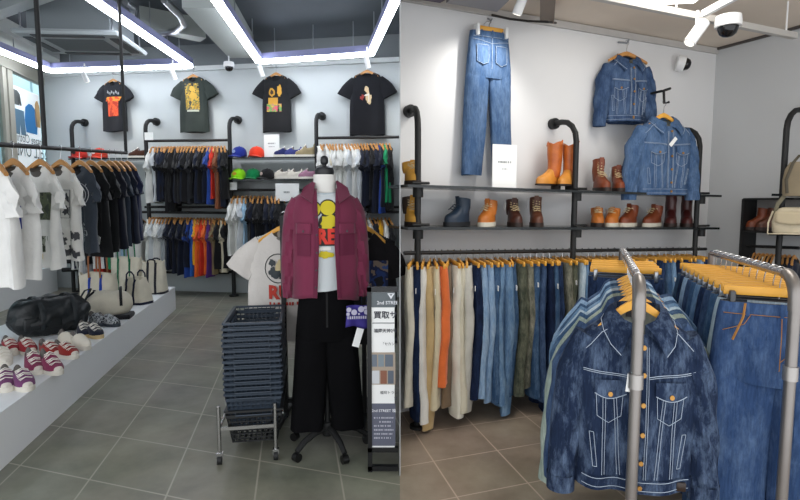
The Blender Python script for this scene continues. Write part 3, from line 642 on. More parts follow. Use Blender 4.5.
for px, py, mu, l, hi in ((284, 158, cloth('#232a5c'), 'navy and yellow sneaker pair-half at left on the upper cap shelf', 0), (292, 158, cloth('#39407a'), 'blue-white sneaker beside the olive high-top', 0), (305, 158, cloth('#9a8c6c'), 'olive-beige high-top sneaker on the upper cap shelf', .05), (281, 180, cloth('#cfc8bc'), 'off-white sneaker, left one of the pair on lower cap shelf', 0), (293, 180, cloth('#d8d2c6'), 'off-white sneaker, right one of the pair on lower cap shelf', 0), (307, 180, cloth('#a2788e'), 'mauve sneaker near the right end of the lower cap shelf', .01), (138, 159, cloth('#4a2c20'), 'small brown shoe on the shelf left of the dark shirt rack', .02)):
    p = WL.at(px, py, CO - .1); p.z += .018
    shoe(p, WL.rz + PI + R.uniform(-.4, .1) + .2, mu, mat('#e2ddd2', .6), mat('#e8e4dc', .8), l, 'sneakers on the cap shelves', 1.18, high=hi, h=.1)
# ================================================================ near hanging rail
def rz_of(px): return 1.0 / 3.4 + (1 / 5.85 - 1 / 3.4) * px / 126.0
def rail_pt(px): Y = 1 / rz_of(px); return P(px, 144.5 + 8.5 * px / 126, Y)
t = thing('hanging_rail', 'black pipe rail hung from the ceiling in the left foreground', 'rail')
MB().tube([rail_pt(-22), rail_pt(0), rail_pt(60), rail_pt(126)], .017, 10).build('rail', BLKM, t)
for px, py0, top in ((45, 147, 37), (126, 153, 123)):
    b_ = rail_pt(px); MB().tube([b_, V((b_.x, b_.y, TOPZ))], .017, 10).build('post', BLKM, t)
NC = [(-10, '#e2e1dd', 'white t-shirt cut by the left picture edge on the near rail'), (12, '#e6e5e1', 'white t-shirt with blue chest print, second on the near rail'), (39, '#e3e2dd', 'white t-shirt with dark green photo print on the near rail'),
      (60, '#dedcd6', 'white t-shirt with black flower drawings on the near rail'), (79, '#3d444e', 'slate grey t-shirt with white circle drawing on the near rail'), (90, '#191a1c', 'plain black t-shirt behind the slate grey one'),
      (101, '#17191b', 'black t-shirt with grey lettering and red photo print'), (109, '#1b1e2a', 'black-navy t-shirt with yellow crescent print on the near rail'), (115, '#2b3440', 'dark grey-blue t-shirt behind the yellow crescent shirt'),
      (121, '#161c2c', 'navy t-shirt with small white tag, second from far end of near rail'), (127, '#1d2340', 'indigo t-shirt at the far end of the near rail')]
def near_tee(i, px, col, label):
    p = rail_pt(px); a = -.5 - .12 * (i / 10); g_, mb = tee(20 + i, W=.225, L=.76 if i < 5 else .84, depth=.05, fold=.02, sl=.23, out=.12, shl=.17, neck=.1)
    mb.v = [(x, y, z - .035) for x, y, z in mb.v]; g_.shift = 1
    t = mb.build('t_shirt', [cloth(col, .06), cloth('#55514c' if i < 4 else '#101114')], None, p, a); tag(t, label, 't-shirt', 'shirts on the near left rail')
    h = link('wooden_hanger', HANG[0], None, p, a); h.scale = (1.05, 1.1, 1.25); link('hook', HANG[1], h)
    tag(h, 'wooden hanger holding the ' + ' '.join(label.split()[:9]), 'hanger', 'hangers on the near left rail'); f = lambda x, z, off=0: g_.front(x + (.04 if i < 4 else .04) if i in (1, 2, 3, 4) else x, z, off) + V((0, 0, -.035))
    def pr(cols, sc_, fn, nm='print'): m = MB(); fn(m); m.build(nm, multicol(cols, sc_) if isinstance(cols, tuple) else mat(cols, .8), t)
    if i == 1: pr('#2c3a8c', 1, lambda m: rect_decal(m, f, .07, .13, -.52, -.37))
    if i == 2: pr(('#3c4436', '#5a6248', '#2c332a'), 14, lambda m: rect_decal(m, f, .02, .16, -.5, -.3)); pr(('#3c4436', '#8a8f80', '#2c332a'), 14, lambda m: rect_decal(m, f, -.02, .07, -.74, -.62)); pr('#d4b84a', 1, lambda m: rect_decal(m, f, .0, .03, -.79, -.75))
    if i == 3:
        pr('#3f3f42', 1, lambda m: [m.tube([f(.02, -.3, .005), f(.15, -.3, .005), f(.15, -.52, .005), f(.02, -.52, .005), f(.02, -.3, .005)], .003, 4), ell_decal(m, f, .08, -.46, .035, .04, jag=.4, seed=1), ell_decal(m, f, .09, -.36, .02, .03, jag=.5, seed=2)])
        rr = random.Random(4); pr('#45464a', 1, lambda m: [ell_decal(m, f, rr.uniform(-.02, .2), rr.uniform(-.83, -.62), .022, .028, .006, jag=.5, seed=j, n=14) for j in range(15)])
    if i == 4:
        pr('#c3c6c8', 1, lambda m: [m.tube([f(.05 + r * math.cos(q * .35 + s), -.36 + r * math.sin(q * .35 + s), .005) for q in range(19)], .0028, 4) for r, s in ((.1, 0), (.075, 1), (.045, 2))] + [m.tube([f(.05, -.36, .005), f(.05 + .12 * math.cos(s), -.36 + .12 * math.sin(s), .005)], .0025, 4) for s in (0, .9, 1.7, 2.6, 3.6, 4.4, 5.4)])
        pr('#b5b9bc', 1, lambda m: [ell_decal(m, f, .05 + .04 * math.cos(j), -.68 + .05 * math.sin(j * 1.3), .03, .035, jag=.6, seed=j, ri=.7) for j in range(5)])
    if i == 6: pr(('#8a9490', '#23282a', '#6c7674'), 12, lambda m: rect_decal(m, f, .08, .15, -.55, -.24)); pr(('#a83a30', '#30221f', '#c05a48'), 10, lambda m: rect_decal(m, f, .02, .17, -.72, -.56)); pr(('#5c6a60', '#3d4842'), 14, lambda m: rect_decal(m, f, .02, .17, -.82, -.72))
    if i == 7: pr('#c9a53a', 1, lambda m: m.tube([f(.13 + .05 * math.cos(q), -.42 + .08 * math.sin(q), .005) for q in (-1.4, -.9, -.4, 0, .4, .9, 1.4)], [.004, .01, .013, .014, .012, .008, .004], 5))
    if i in (3, 5, 6, 9): z = {3: -.2, 5: -.78, 6: -.8, 9: -.76}[i]; m = MB(); q = f(.17, z, .02); m.box(q, (.05, .004, .07), M=Matrix.Rotation(.3, 4, 'Y')); m.build('price_tag', PAPER, t)
for i, (px, col, lb) in enumerate(NC): near_tee(i, px, col, lb)
# ================================================================ platform
PZ = .32
b0 = G(0, 471); b1 = G(176, 309); pd = (b1 - b0).normalized(); nb = b0 - pd * 1.2
pw = V((-1, .1, 0)).normalized()
wd0, wd1 = 1.75, 1.55
PLAT = [(b1.x, b1.y), (nb.x, nb.y), (nb.x - wd0, nb.y), (b1.x - .75, b1.y + .1)]
tag(MB().prism(PLAT[::-1], PZ).build('display_platform', mat('#e4e6e8', .38)), 'long low white display platform carrying shoes and bags', 'platform')
CANV = mat('#cdc6b4', .9, var=.08, scale=8, bump=.3, bscale=70)
RED = cloth('#921f2a'); RED2 = cloth('#8c2a26'); MAR = cloth('#7d2f4e'); SOLE = mat('#d9d4c8', .55); LACE = mat('#e6e2d8', .8)
def plat(px, py): p = G(px, py, PZ); return p
for px, py, rz, mu, lb, kw in ((10, 352, -1.05, RED, 'red lace-up sneaker at far left of the platform', {}), (27, 352, -1.0, RED, 'red sneaker with open laces, right one of the bright red pair', {}),
    (50, 355, -.9, RED2, 'dark red sneaker with white laces behind the maroon pair', {}), (66, 356, -.85, RED2, 'dark red low sneaker pointing to the platform edge', {}),
    (34, 370, -1.05, MAR, 'maroon high sneaker, left one of the pair', dict(high=.03)), (51, 371, -.95, MAR, 'maroon high sneaker, right one of the pair', dict(high=.03)),
    (66, 345, -1.1, mat('#ddd6c6', .8), 'cream slip-on shoe, left one of the pair', dict(lace=False)), (80, 347, -.95, mat('#e0d9ca', .8), 'cream slip-on shoe, right one of the pair', dict(lace=False)),
    (84, 335, -1.2, cloth('#1c2030'), 'navy sneaker with cream sole, left one of the pair', {}), (94, 336, -1.0, cloth('#1c2030'), 'navy sneaker with cream sole, right one of the pair', {}),
    (97, 324, -1.0, multicol(('#2c3036', '#a8acae', '#3c4048'), 40), 'dark patterned slip-on with white tag, left one of the pair', dict(lace=False)), (109, 325, -.8, multicol(('#2c3036', '#a8acae', '#3c4048'), 40), 'dark patterned slip-on, right one of the pair', dict(lace=False)),
    (3, 362, -1.1, mat('#d8d2c6', .8), 'pale canvas sneaker cut by the left picture edge', {}), (6, 386, -1.2, cloth('#6e3a66'), 'purple sneaker at the lower left corner of the platform group', {}), (23, 386, -1.05, cloth('#6e3a66'), 'purple sneaker in front of the maroon pair', {})):
    sl = mat('#c9b183', .6) if 'navy' in lb else (mat('#2c3440', .6) if 'patterned' in lb else SOLE)
    shoe(plat(px, py), rz + .3, mu, sl, LACE, lb, 'shoes on the white platform', 1.12, toe=None if 'cream slip' in lb or 'navy' in lb or 'patt' in lb else mat('#d2ccc0', .5), **kw)
for q, (px, py) in enumerate(((93, 327), (105, 322))): pass
# duffel bag
p = plat(51, 333); t = thing('duffel_bag', 'large black nylon duffel bag lying on the white platform', 'bag', p, .95); NY = mat('#14191c', .45, var=.25, scale=12, bump=.8, bscale=16)
mb = MB(); rings = []
for i in range(41):
    q = i / 40; x = -.32 + .64 * q; e = (1 - abs(2 * q - 1) ** 5) ** .5; r = .17 * max(.12, e); ring = []
    for k in range(40):
        a = 2 * PI * k / 40; w_ = 1 + .06 * math.sin(5 * a + 14 * q) * e + .16 * noise.noise(V((x * 9, math.cos(a) * 3, math.sin(a) * 3)))
        ring.append(V((x + .01 * math.sin(3 * a), r * 1.12 * w_ * math.cos(a), max(.004, .165 + r * w_ * math.sin(a) * (1.02 if math.sin(a) > 0 else .96)))))
    rings.append(ring)
mb.loft(rings); mb.build('body', NY, t, ang=70)
for x in (-.12, .14):
    m = MB(); m.tube([V((x, .2 * math.cos(a), max(.003, .165 + .187 * math.sin(a)))) for a in [-.5 + i * (PI + 1) / 14 for i in range(15)]], .02, 6, flat=.3); m.build('strap', mat('#1c2226', .6), t)
m = MB(); m.tube([V((.24, -.02, .27)), V((.3, -.01, .35)), V((.36, 0, .36)), V((.34, .02, .3)), V((.3, .03, .22))], .013, 6, flat=.5); m.build('handle', mat('#1c2226', .6), t)
m = MB(); m.tube([V((x, -.03 + .01 * math.sin(20 * x), .338)) for x in [-.24 + .036 * i for i in range(14)]], .006, 5); m.build('zip', mat('#3a4044', .4, .3), t)
for k in range(3):
    m = MB(); m.rbox((-.2 + .17 * k, -.165, .14), (.12, .03, .11), .012); m.build('pocket', NY, t)
def tote(px, py, rz, w, d, h, label, band=None, hand=None, base=None, top=1.06, hh=.2, lean=0, sc=1, mark=None, bandm=None, slump=.015):
    t = thing('tote_bag', label, 'bag', plat(px, py), rz, 'canvas bags on the platform'); t.scale = (sc,) * 3; mb = MB(); rings = []
    for i in range(11):
        q = i / 10; W = w / 2 * (1 + (top - 1) * q); Dp = d / 2 * (1 - .45 * q ** 2); ring = []
        for k in range(32):
            a = 2 * PI * k / 32; x = W * sgp(math.cos(a), .35); y = Dp * sgp(math.sin(a), .5)
            ring.append(V((x, y + lean * q * h + slump * noise.noise(V((x * 9, q * 4, px))), h * q + (slump * math.sin(4 * a + 1) if i == 10 else 0))))
        rings.append(ring)
    tp = rings[-1]; rings += [[V((p.x * .97, p.y * .93, p.z)) for p in tp], [V((p.x * .95, p.y * .85, p.z - .06)) for p in tp]]
    mb.loft(rings, 1, 1); mb.build('body', CANV, t, ang=60)
    def fs(x, z, off=.004): q = z / h; return V((x, -d / 2 * (1 - .45 * q * q) * max(0, 1 - abs(x / (w / 2 * (1 + (top - 1) * q))) ** 4) ** .25 + lean * z + slump * noise.noise(V((x * 9, q * 4, px))) - off, z))
    if base:
        b = MB(); b.loft([[V((p.x * 1.015, p.y * 1.03, p.z + .002 + (base[1] * (1 + .5 * abs(p.x) / w * 2 - .5) if j else 0))) for p in rings[0]] for j in (0, 1)], 1, 0); b.build('base_trim', base[0], t)
    if band:
        for s in (-1, 1):
            m = MB(); m.grid(lambda u, v: fs(s * w * band[1] + (u - .5) * .03, h * v * .98, .005), 2, 10); m.build('strap', band[0], t)
    if hand:
        for s in (-1, 1):
            x0 = w * hand[1]; y = -d / 2 * .55 * s * -1; pts = [V((-x0, y + lean * h, h * .9)), V((-x0 * .9, y + lean * h - .0, h + hh * .6)), V((-x0 * .35, y + lean * h, h + hh)), V((x0 * .35, y + lean * h, h + hh)), V((x0 * .9, y + lean * h, h + hh * .6)), V((x0, y + lean * h, h * .9))]
            m = MB(); m.tube([p + V((0, .02 * s, 0)) for p in pts], .011, 7, flat=.5); m.build('handle', hand[0], t)
    if mark: m = MB(); rect_decal(m, fs, -.018, .018, h * .5, h * .57, .006, 2, 2); m.build('label_patch', mark, t)
    return t
NVY = cloth('#1c2036'); BLU = cloth('#22419c'); GRN = cloth('#1c6a48'); TAN = mat('#8a5228', .55)
tote(100, 309, -.1, .40, .16, .40, 'tall cream canvas tote with blue straps and tan leather handles', (BLU, .17), (TAN, .17), None, 1.05, .3, mark=mat('#2c2c34'))
tote(128, 292, -.15, .40, .16, .46, 'cream canvas tote with green handle rising behind the small bags', (GRN, .2), (GRN, .2), (GRN, .08), 1.05, .3)
tote(137, 303, -.35, .36, .22, .30, 'small cream canvas bag with navy straps and navy base', (NVY, .17), (NVY, .17), (NVY, .03), .7, .08)
tote(155, 293, .1, .30, .24, .42, 'cream canvas backpack with dark trim at the far end of the platform', (cloth('#2b2b33'), .16), (cloth('#2b2b33'), .16), (cloth('#2b2b33'), .03), .85, .03)
t = thing('boat_bag', 'plump cream canvas bag with black strap lying on its side', 'bag', plat(110, 317), .25, 'canvas bags on the platform'); t.scale = (.86, 1.1, 1.2); mb = MB(); rings = []
for i in range(19):
    q = i / 18; x = -.26 + .52 * q; e = (1 - abs(2 * q - 1) ** 3.5) ** .5; ring = []
    for k in range(24):
        a = 2 * PI * k / 24; w_ = 1 + .08 * noise.noise(V((x * 8, math.cos(a) * 2, math.sin(a) * 2)))
        ring.append(V((x, .15 * e * w_ * sgp(math.cos(a), .8), max(.003, .115 + .125 * max(.1, e) * w_ * sgp(math.sin(a), .75) * (1 - .15 * q)))))
    rings.append(ring)
mb.loft(rings); mb.build('body', CANV, t, ang=70)
m = MB(); m.tube([V((.08 + .1 * (math.cos(a) * .5 + .5), -.158 * math.cos(a), max(.005, .12 + .14 * math.sin(a)))) for a in [i * PI / 12 for i in range(13)]], .016, 6, flat=.3); m.build('strap', cloth('#1d1d20'), t)
m = MB(); m.tube([V((-.25, -.1, .1)), V((-.2, -.13, .19)), V((-.12, -.1, .24))], .01, 6); m.build('handle', cloth('#1d1d20'), t)
m = MB(); m.rbox((.17, -.06, .02), (.2, .2, .04), .015); m.build('base_trim', cloth('#232326'), t)
# clamp stand behind the bags, under the window
t = thing('pipe_stand', 'small black pipe stand with clamps beside the window ledge', 'rack stand', G(74, 292), LRZ)
MB().tube([(0, 0, 0), (0, 0, .62)], .03, 10).build('post', BLKM, t)
for z in (.38, .52): MB().tube([(-.16, 0, z), (.16, 0, z)], .035, 10).build('clamp', BLKM, t)
MB().tube([(0, 0, .56), (.1, .02, .6), (.3, .05, .6)], .022, 8).build('arm', BLKM, t)
# ================================================================ shopping baskets
BZ = .032; cx0 = G(249, 458); CR = .17
BW, BL_, BH = .315, .5, .2
t = thing('basket_cart', 'chrome wheeled cart under the tall stack of shopping baskets', 'cart', (cx0.x - .02, cx0.y + .12, 0), CR)
for sx in (-1, 1):
    for sy in (-.16, .36):
        MB().tube([(sx * .158, sy, .06), (sx * .158, sy, .33), (sx * .158, sy, .34)], .011, 10).build('post', CHR, t)
        cs = MB(); cs.tube([(sx * .158 - .012, sy - .01, .025), (sx * .158 + .012, sy - .01, .025)], .025, 14); cs.build('wheel', BLKM, t)
        f = MB(); f.box((sx * .158, sy, .05), (.036, .03, .03)); f.build('caster_fork', CHR, t)
for sy in (-.16, .36): MB().beam((-.158, sy, .225 - .02), (.158, sy, .225 - .02), .008, .02).build('crossbar', CHR, t)
for sx in (-1, 1): MB().beam((sx * .158, -.16, .2), (sx * .158, .36, .2), .008, .02).build('side_bar', CHR, t)
def basket_mesh(dark):
    mb = MB(); w1, l1, w0, l0 = BW / 2, BL_ / 2, BW / 2 * .8, BL_ / 2 * .85
    def rim(z, w, l, th, hh): # rectangular ring
        for (a, b) in (((-w, -l), (w, -l)), ((w, -l), (w, l)), ((w, l), (-w, l)), ((-w, l), (-w, -l))): mb.beam((a[0], a[1], z), (b[0], b[1], z), th, hh)
    rim(BH, w1, l1, .018, .012); rim(BH - .03, w1 * .985, l1 * .985, .006, .016); rim(0.004, w0, l0, .006, .008)
    for s in range(4):
        n_ = 11 if s % 2 == 0 else 15
        for j in range(n_ + 1):
            u = -1 + 2 * j / n_
            lo = [(u * w0, -l0, 0), (w0, u * l0, 0), (u * w0, l0, 0), (-w0, u * l0, 0)][s]; hi = [(u * w1, -l1, BH), (w1, u * l1, BH), (u * w1, l1, BH), (-w1, u * l1, BH)][s]
            mb.beam(lo, hi, .0055, .004)
    for i in range(1, 7): q = i / 7.5; rim(BH * q, w0 + (w1 - w0) * q, l0 + (l1 - l0) * q, .003, .007)
    for j in range(9): x = -w0 + 2 * w0 * j / 8; mb.beam((x, -l0, .003), (x, l0, .003), .012, .003)
    for j in range(12): y = -l0 + 2 * l0 * j / 11; mb.beam((-w0, y, .003), (w0, y, .003), .012, .003)
    return mb.mesh('shopping_basket', dark)
def handle_mesh():
    r_ = []
    for s in (-1, 1): r_.append(MB().tube([V((-.1, s * BL_ / 2 - s * .0, BH + .005)), V((-.1, s * (BL_ / 2 + .014), BH - .02)), V((.1, s * (BL_ / 2 + .014), BH - .02)), V((.1, s * BL_ / 2, BH + .005))], .005, 6).mesh('handle', NB))
    return r_
NB = mat('#2a3644', .45); BM1 = basket_mesh(NB); BM2 = basket_mesh(mat('#1d1f21', .5)); hm = handle_mesh()
bz0 = .17
for i in range(15):
    o = link('shopping_basket', BM2 if i == 0 else BM1, None, (cx0.x + R.uniform(-.004, .004), cx0.y + .22, (.03 if i == 0 else bz0 + BZ * (i - 1) + .03)), CR + R.uniform(-.012, .012))
    if i == 0: o.location.z = .1
    lb = 'dark grey lattice basket at the bottom of the stack on the chrome cart' if i == 0 else ('navy shopping basket on top of the stack, open and empty' if i == 14 else f'navy plastic shopping basket, {ORD[14 - i]} from the top of the nested stack')
    tag(o, lb, 'basket', 'nested shopping baskets'); [link('handle', q, o) for q in hm]
# ================================================================ mannequin
MP = G(328, 447); MR = .13
t = thing('mannequin', 'headless white torso mannequin on a black five-wheel stand', 'mannequin', MP, MR); TOR = mat('#dedcd6', .5)
mb = MB(); prof = [(1.0, .165, .105, 0), (1.06, .16, .1, 0), (1.14, .145, .092, 0), (1.22, .15, .098, 0), (1.32, .172, .112, -.005), (1.4, .185, .115, -.005), (1.46, .19, .1, 0), (1.505, .18, .085, .01), (1.535, .14, .07, .012), (1.555, .1, .06, .01), (1.575, .084, .06, .005), (1.61, .078, .058, 0), (1.665, .077, .058, 0)]
mb.loft([[V((rx * sgp(math.cos(a), .85), ry * sgp(math.sin(a), .9) + oy, z)) for a in [2 * PI * k / 32 for k in range(32)]] for z, rx, ry, oy in prof]); to = mb.build('torso', TOR, t); to.scale.x = .84
MB().lathe([(.001, 1.664), (.052, 1.664), (.056, 1.672), (.056, 1.69), (.05, 1.705), (.025, 1.715), (.001, 1.716)], 24).build('neck_cap', mat('#202124', .4), t)
MB().lathe([(.012, 1.71), (.012, 1.722), (.022, 1.732), (.024, 1.75), (.02, 1.768), (.01, 1.776), (.001, 1.778)], 20).build('finial', mat('#202124', .35), t)
MB().tube([(0, 0, .1), (0, 0, 1.02)], .018, 12).build('pole', BLKM, t)
MB().lathe([(.001, .17), (.035, .165), (.04, .1), (.03, .08), (.001, .08)], 16).build('hub', BLKM, t)
for k in range(5):
    a = 2 * PI * k / 5 - 1.15; dx, dy = math.cos(a), math.sin(a); m = MB()
    m.tube([(dx * .02, dy * .02, .13), (dx * .1, dy * .1, .125), (dx * .18, dy * .18, .1), (dx * .24, dy * .24, .06)], [.022, .02, .018, .016], 8); bl_ = m.build('base_leg', BLKM, t)
    m = MB(); m.tube([V((dx * .24 + dy * .018, dy * .24 - dx * .018, .026)), V((dx * .24 - dy * .018, dy * .24 + dx * .018, .026))], .026, 14); m.build('caster', mat('#0f0f10', .35), bl_)
def fig(name, mb, mats, label, cat, z=0): return tag(mb.build(name, mats, None, MP, MR), label, cat)
# tee on the mannequin
g_ = Garment([(0, .1, .072), (-.02, .135, .084), (-.05, .195, .1), (-.12, .205, .122), (-.3, .185, .12), (-.6, .18, .118)], z0=1.575, fold=.006, seed=50, e=.85)
mb = MB(); g_.body(mb, .58, n=20, seg=36, neckdrop=.02, inner=0); tee_o = fig('t_shirt', mb, [mat('#c9d0d2', .85, bump=.2, bscale=40)], 'white t-shirt with yellow and red print under the burgundy shirt', 't-shirt'); tee_o.scale.x = .84
fr = lambda x, z, off=0: g_.front(x, z + .07, off)
m = MB(); nk = [V((.1 * math.cos(a), .074 * math.sin(a), 1.572 - .02 * max(0, -math.sin(a)))) for a in [2 * PI * k / 24 for k in range(25)]]; m.tube(nk, .006, 6); m.build('collar', mat('#aeb9be', .8), tee_o)
YEL = mat('#c9b81e', .7); BK2 = mat('#22221c', .7)
def dec(mt, fn, nm='print', par=None): m = MB(); fn(m); return m.build(nm, mt, par or tee_o)
dec(BK2, lambda m: [ell_decal(m, fr, .022, 1.402, .06, .05, .003), ell_decal(m, fr, -.062, 1.395, .042, .045, .003), ell_decal(m, fr, .03, 1.32, .072, .062, .003, jag=.12)])
dec(YEL, lambda m: [ell_decal(m, fr, .022, 1.402, .052, .042, .006), ell_decal(m, fr, -.062, 1.395, .034, .036, .006), ell_decal(m, fr, .03, 1.325, .055, .04, .006, jag=.2, seed=3), rect_decal(m, fr, -.02, .05, 1.285, 1.31, .007, 4, 2)])
m = MB(); text_add(m, 'RE', .115, lambda x, y: fr(x + .01, 1.235 + y, .008), bold=.006); m.build('lettering', mat('#d8382a', .7), tee_o)
dec(BK2, lambda m: [rect_decal(m, fr, -.06, .085, 1.185, 1.29, .004)])
dec(mat('#e8e8e0'), lambda m: rect_decal(m, fr, -.05, .04, 1.16, 1.178, .005, 6, 2)); dec(YEL, lambda m: [ell_decal(m, fr, .0, 1.135, .05, .02, .005, jag=.3)])
# burgundy shirt, open at the front
BUR = mat('#6d1b3c', .8, var=.1, scale=5, bump=.3, bscale=20, sheen=.2); BURD = mat('#5f1735', .85)
tab = [(0, .1, .08), (-.02, .15, .092), (-.05, .212, .108), (-.12, .238, .132), (-.3, .232, .15), (-.5, .232, .152), (-.72, .24, .155)]
g2 = Garment(tab, z0=1.585, fold=.014, seed=60, e=.85); mb = MB(); rings = []
def gap(z): # half opening at height z, and its centre
    t = (1.585 - z) / .63; return (interp([(0, .065), (-.1, .062), (-.5, .052), (-1, .07)], -t)[0], .012)
for i in range(25):
    zl = -.63 * i / 24; z = zl + 1.585; w, d = interp(tab, zl); ring = []; hw, cx = gap(z)
    def ang(x): return math.acos(max(-1, min(1, sgp(x / w, 1 / .85))))
    a0 = 2 * PI - ang(cx + hw) ; a1 = 2 * PI - ang(cx - hw)   # front is -y: angles PI..2PI
    for k in range(41):
        a = a0 + (a1 - 2 * PI - a0) * k / 40 if False else (a0 - 2 * PI) + ((a1) - (a0 - 2 * PI)) * k / 40
        x = w * sgp(math.cos(a), .85); y = d * sgp(math.sin(a), .85); ring.append(V((x, y + g2.fold(x, z) * .8, z - (.012 * math.cos(a * 2) if i == 24 else 0) - .012 * (i == 24) * (1 + math.cos(a)))))
    rings.append(ring)
mb.loft(rings, 0, 0, closed=False)
for sd in (-1, 1):
    g2.sleeve(mb, sd, [(.175, 0, -.075), (.215, 0, -.16), (.24, -.005, -.35), (.255, -.01, -.55), (.255, -.01, -.64)], [.06, .072, .066, .056, .045], [.06, .068, .058, .05, .042], n=5, seg=18)
shirt = fig('shirt', mb, [BUR], 'open burgundy long-sleeved shirt with two flap pockets on the mannequin', 'shirt')
shirt.scale.x = .84; so = shirt.modifiers.new('s', 'SOLIDIFY'); so.thickness = .004; so.offset = 1
def f2(x, z, off=0): p = g2.front(x, z, off + .004); return p
m = MB()
for sd in (-1, 1):
    hw = .07; poly = [(.07, 1.625, -.02), (.075, 1.6, -.085), (.09, 1.5, -.135), (.165, 1.545, -.14), (.15, 1.59, -.08), (.12, 1.61, -.01), (.08, 1.635, .03)]
    vs = [V((sd * x + .008, y, z)) for x, z, y in poly]; vs = vs if sd > 0 else vs[::-1]; vb = [v + V((0, .01, -.004)) for v in vs]; n7 = len(vs)
    mm = MB(); mm.add(vs + vb, [tuple(range(n7)), tuple(range(2 * n7 - 1, n7 - 1, -1))] + [(i, n7 + i, n7 + (i + 1) % n7, (i + 1) % n7) for i in range(n7)]); mm.build('collar', BUR, shirt)
for sd, x0, x1 in ((-1, -.19, -.1), (1, .1, .2)):
    mm = MB(); rect_decal(mm, f2, x0, x1, 1.2, 1.345, .005); mm.build('pocket', BURD, shirt)
    mm = MB(); rect_decal(mm, f2, x0 - .006, x1 + .006, 1.325, 1.385, .013); o = pf_ = mm.build('pocket_flap', BUR, shirt); s_ = o.modifiers.new('s', 'SOLIDIFY'); s_.thickness = .006
    mm = MB(); c = f2((x0 + x1) / 2, 1.34, .017); mm.tube([c, c + V((0, -.003, 0))], .007, 10); mm.build('button', mat('#2a1520', .3), pf_)
for sd in (-1, 1):
    mm = MB(); mm.grid(lambda u, v: f2(.012 + sd * (gap(.96 + .55 * v)[0] + .002 + .026 * u), .96 + .55 * v, .004), 2, 24); mm.build('placket', BURD, shirt)
for z in (1.42, 1.32, 1.22, 1.12, 1.02): mm = MB(); c = f2(.012 - gap(z)[0] - .012, z, .008); mm.tube([c, c + V((0, -.004, 0))], .006, 10); mm.build('button', mat('#2a1520', .3), shirt)
# trousers
BTR = mat('#0b0b0d', .95, var=.15, scale=4, bump=.3, bscale=14, spec=.1)
mb, pf = pants_mb(W=.15, cro=.28, L=.86, lw=.105, hem=.1, d=.1, sep=.075, hsep=.125, seed=3, fold=.014)
trs = mb.build('trousers', [BTR, DARK], None, (MP.x, MP.y, 1.0), MR); tag(trs, 'wide black trousers on the mannequin under the burgundy shirt', 'trousers')
m = MB(); m.grid(lambda u, v: pf(.0 + .012 * u, -.02 - .2 * v, .004), 2, 8); m.build('fly', mat('#0e0e10', .9), trs)
# bandana and price tag
mb = MB(); bn = Matrix.Rotation(MR, 4, 'Z')
mb.grid(lambda u, v: V((-.065 + .13 * u + .01 * v, -.012 * math.sin(9 * u + 2 * v) - .012 * v, -.13 * (1 - v) + .01 * math.sin(6 * u) * (1 - v))), 12, 8)
ban = mb.build('bandana', mat('#3a2f86', .8, var=.1, scale=10), None, MP + bn @ V((.175, -.16, .915)), MR); s_ = ban.modifiers.new('s', 'SOLIDIFY'); s_.thickness = .008; tag(ban, 'purple patterned bandana tucked in at the mannequin waist', 'bandana')
for (u, z, r) in ((-.045, -.02, .014), (-.015, -.035, .017), (.025, -.018, .018), (.055, -.035, .015), (.05, -.01, .01), (-.05, -.045, .01), (.012, -.045, .006)):
    m = MB(); m.add([V((u + r * math.cos(a), -.034, z + r * math.sin(a))) for a in [2 * PI * i / 12 for i in range(12)]], [tuple(range(12))]); m.build('dot', mat('#b9b6cc'), ban)
m = MB(); [m.box((-.05 + .0125 * i, -.034, -.065), (.008, .003, .016)) for i in range(9)]; m.build('border_pattern', mat('#b9b6cc'), ban)
m = MB(); m.box((0, 0, -.055), (.04, .003, .11), M=Matrix.Rotation(.28, 4, 'Y')); tg = m.build('price_tag', PAPER, None, MP + bn @ V((.18, -.2, .79)), MR); tag(tg, 'white paper price tag hanging below the purple bandana', 'tag')
# ================================================================ centre rack behind the mannequin
A1 = V((P(284, 300, 3.55).x, 3.55, 0)); A2 = V((P(364, 300, 3.5).x, 3.5, 0)); RT = 1.5 - (216 - 203) / F * 3.55
t = thing('clothes_rack', 'black floor rack behind the mannequin carrying printed t-shirts', 'clothes rack', A1)
d_ = A2 - A1
MB().beam((0, 0, 0), (0, 0, RT), .03, .035).build('post', BLKM, t); MB().beam(d_, d_ + V((0, 0, RT)), .03, .035).build('post', BLKM, t)
MB().beam((0, 0, RT - .02), d_ + V((0, 0, RT - .02)), .025, .03).build('crossbar', BLKM, t); MB().beam((0, 0, .12), d_ + V((0, 0, .12)), .025, .03).build('crossbar', BLKM, t)
for q in (V((0, 0, 0)), d_): MB().beam(q + V((0, -.25, .03)), q + V((0, .3, .03)), .03, .03).build('foot', BLKM, t)
armL = [V((.0, .02, RT)), V((-.02, .75, RT))]; armR = [d_ + V((.0, .02, RT)), d_ + V((-.02, .6, RT))]
MB().tube(armL, .012, 8).build('arm', BLKM, t); MB().tube(armR, .012, 8).build('arm', BLKM, t)
def cen_tee(p, a, col, label, seed, prints=(), sx=1, out=.5, lean=0, L=.78):
    g_, mb = tee(seed, W=.26, L=L, depth=.05, fold=.014, sl=.23, out=out, shl=.2); o = mb.build('t_shirt', [cloth(col, .05), cloth('#77736c')], None, p, a); o.scale.x = sx
    tag(o, label, 't-shirt', 'shirts on the centre rack')
    h = link('wooden_hanger', HANGY[0], None, p + V((0, 0, .01)), a); h.scale.x = sx; link('hook', HANGY[1], h); tag(h, 'wooden hanger holding the ' + ' '.join(label.split()[:8]), 'hanger', 'hangers on the centre rack')
    for mt, fn, nm in prints: m = MB(); fn(m, g_.front); m.build(nm, mt, o)
REDP = mat('#b23426', .75)
def rush(m, f): text_add(m, 'RUSH', .125, lambda x, y: f(x + .045, -.53 + y, .006), bold=.006)
def rush2(m, f): dashes(m, lambda x, y: f(x + .045, -.605 + y, .006), -.15, .15, .022, 3)
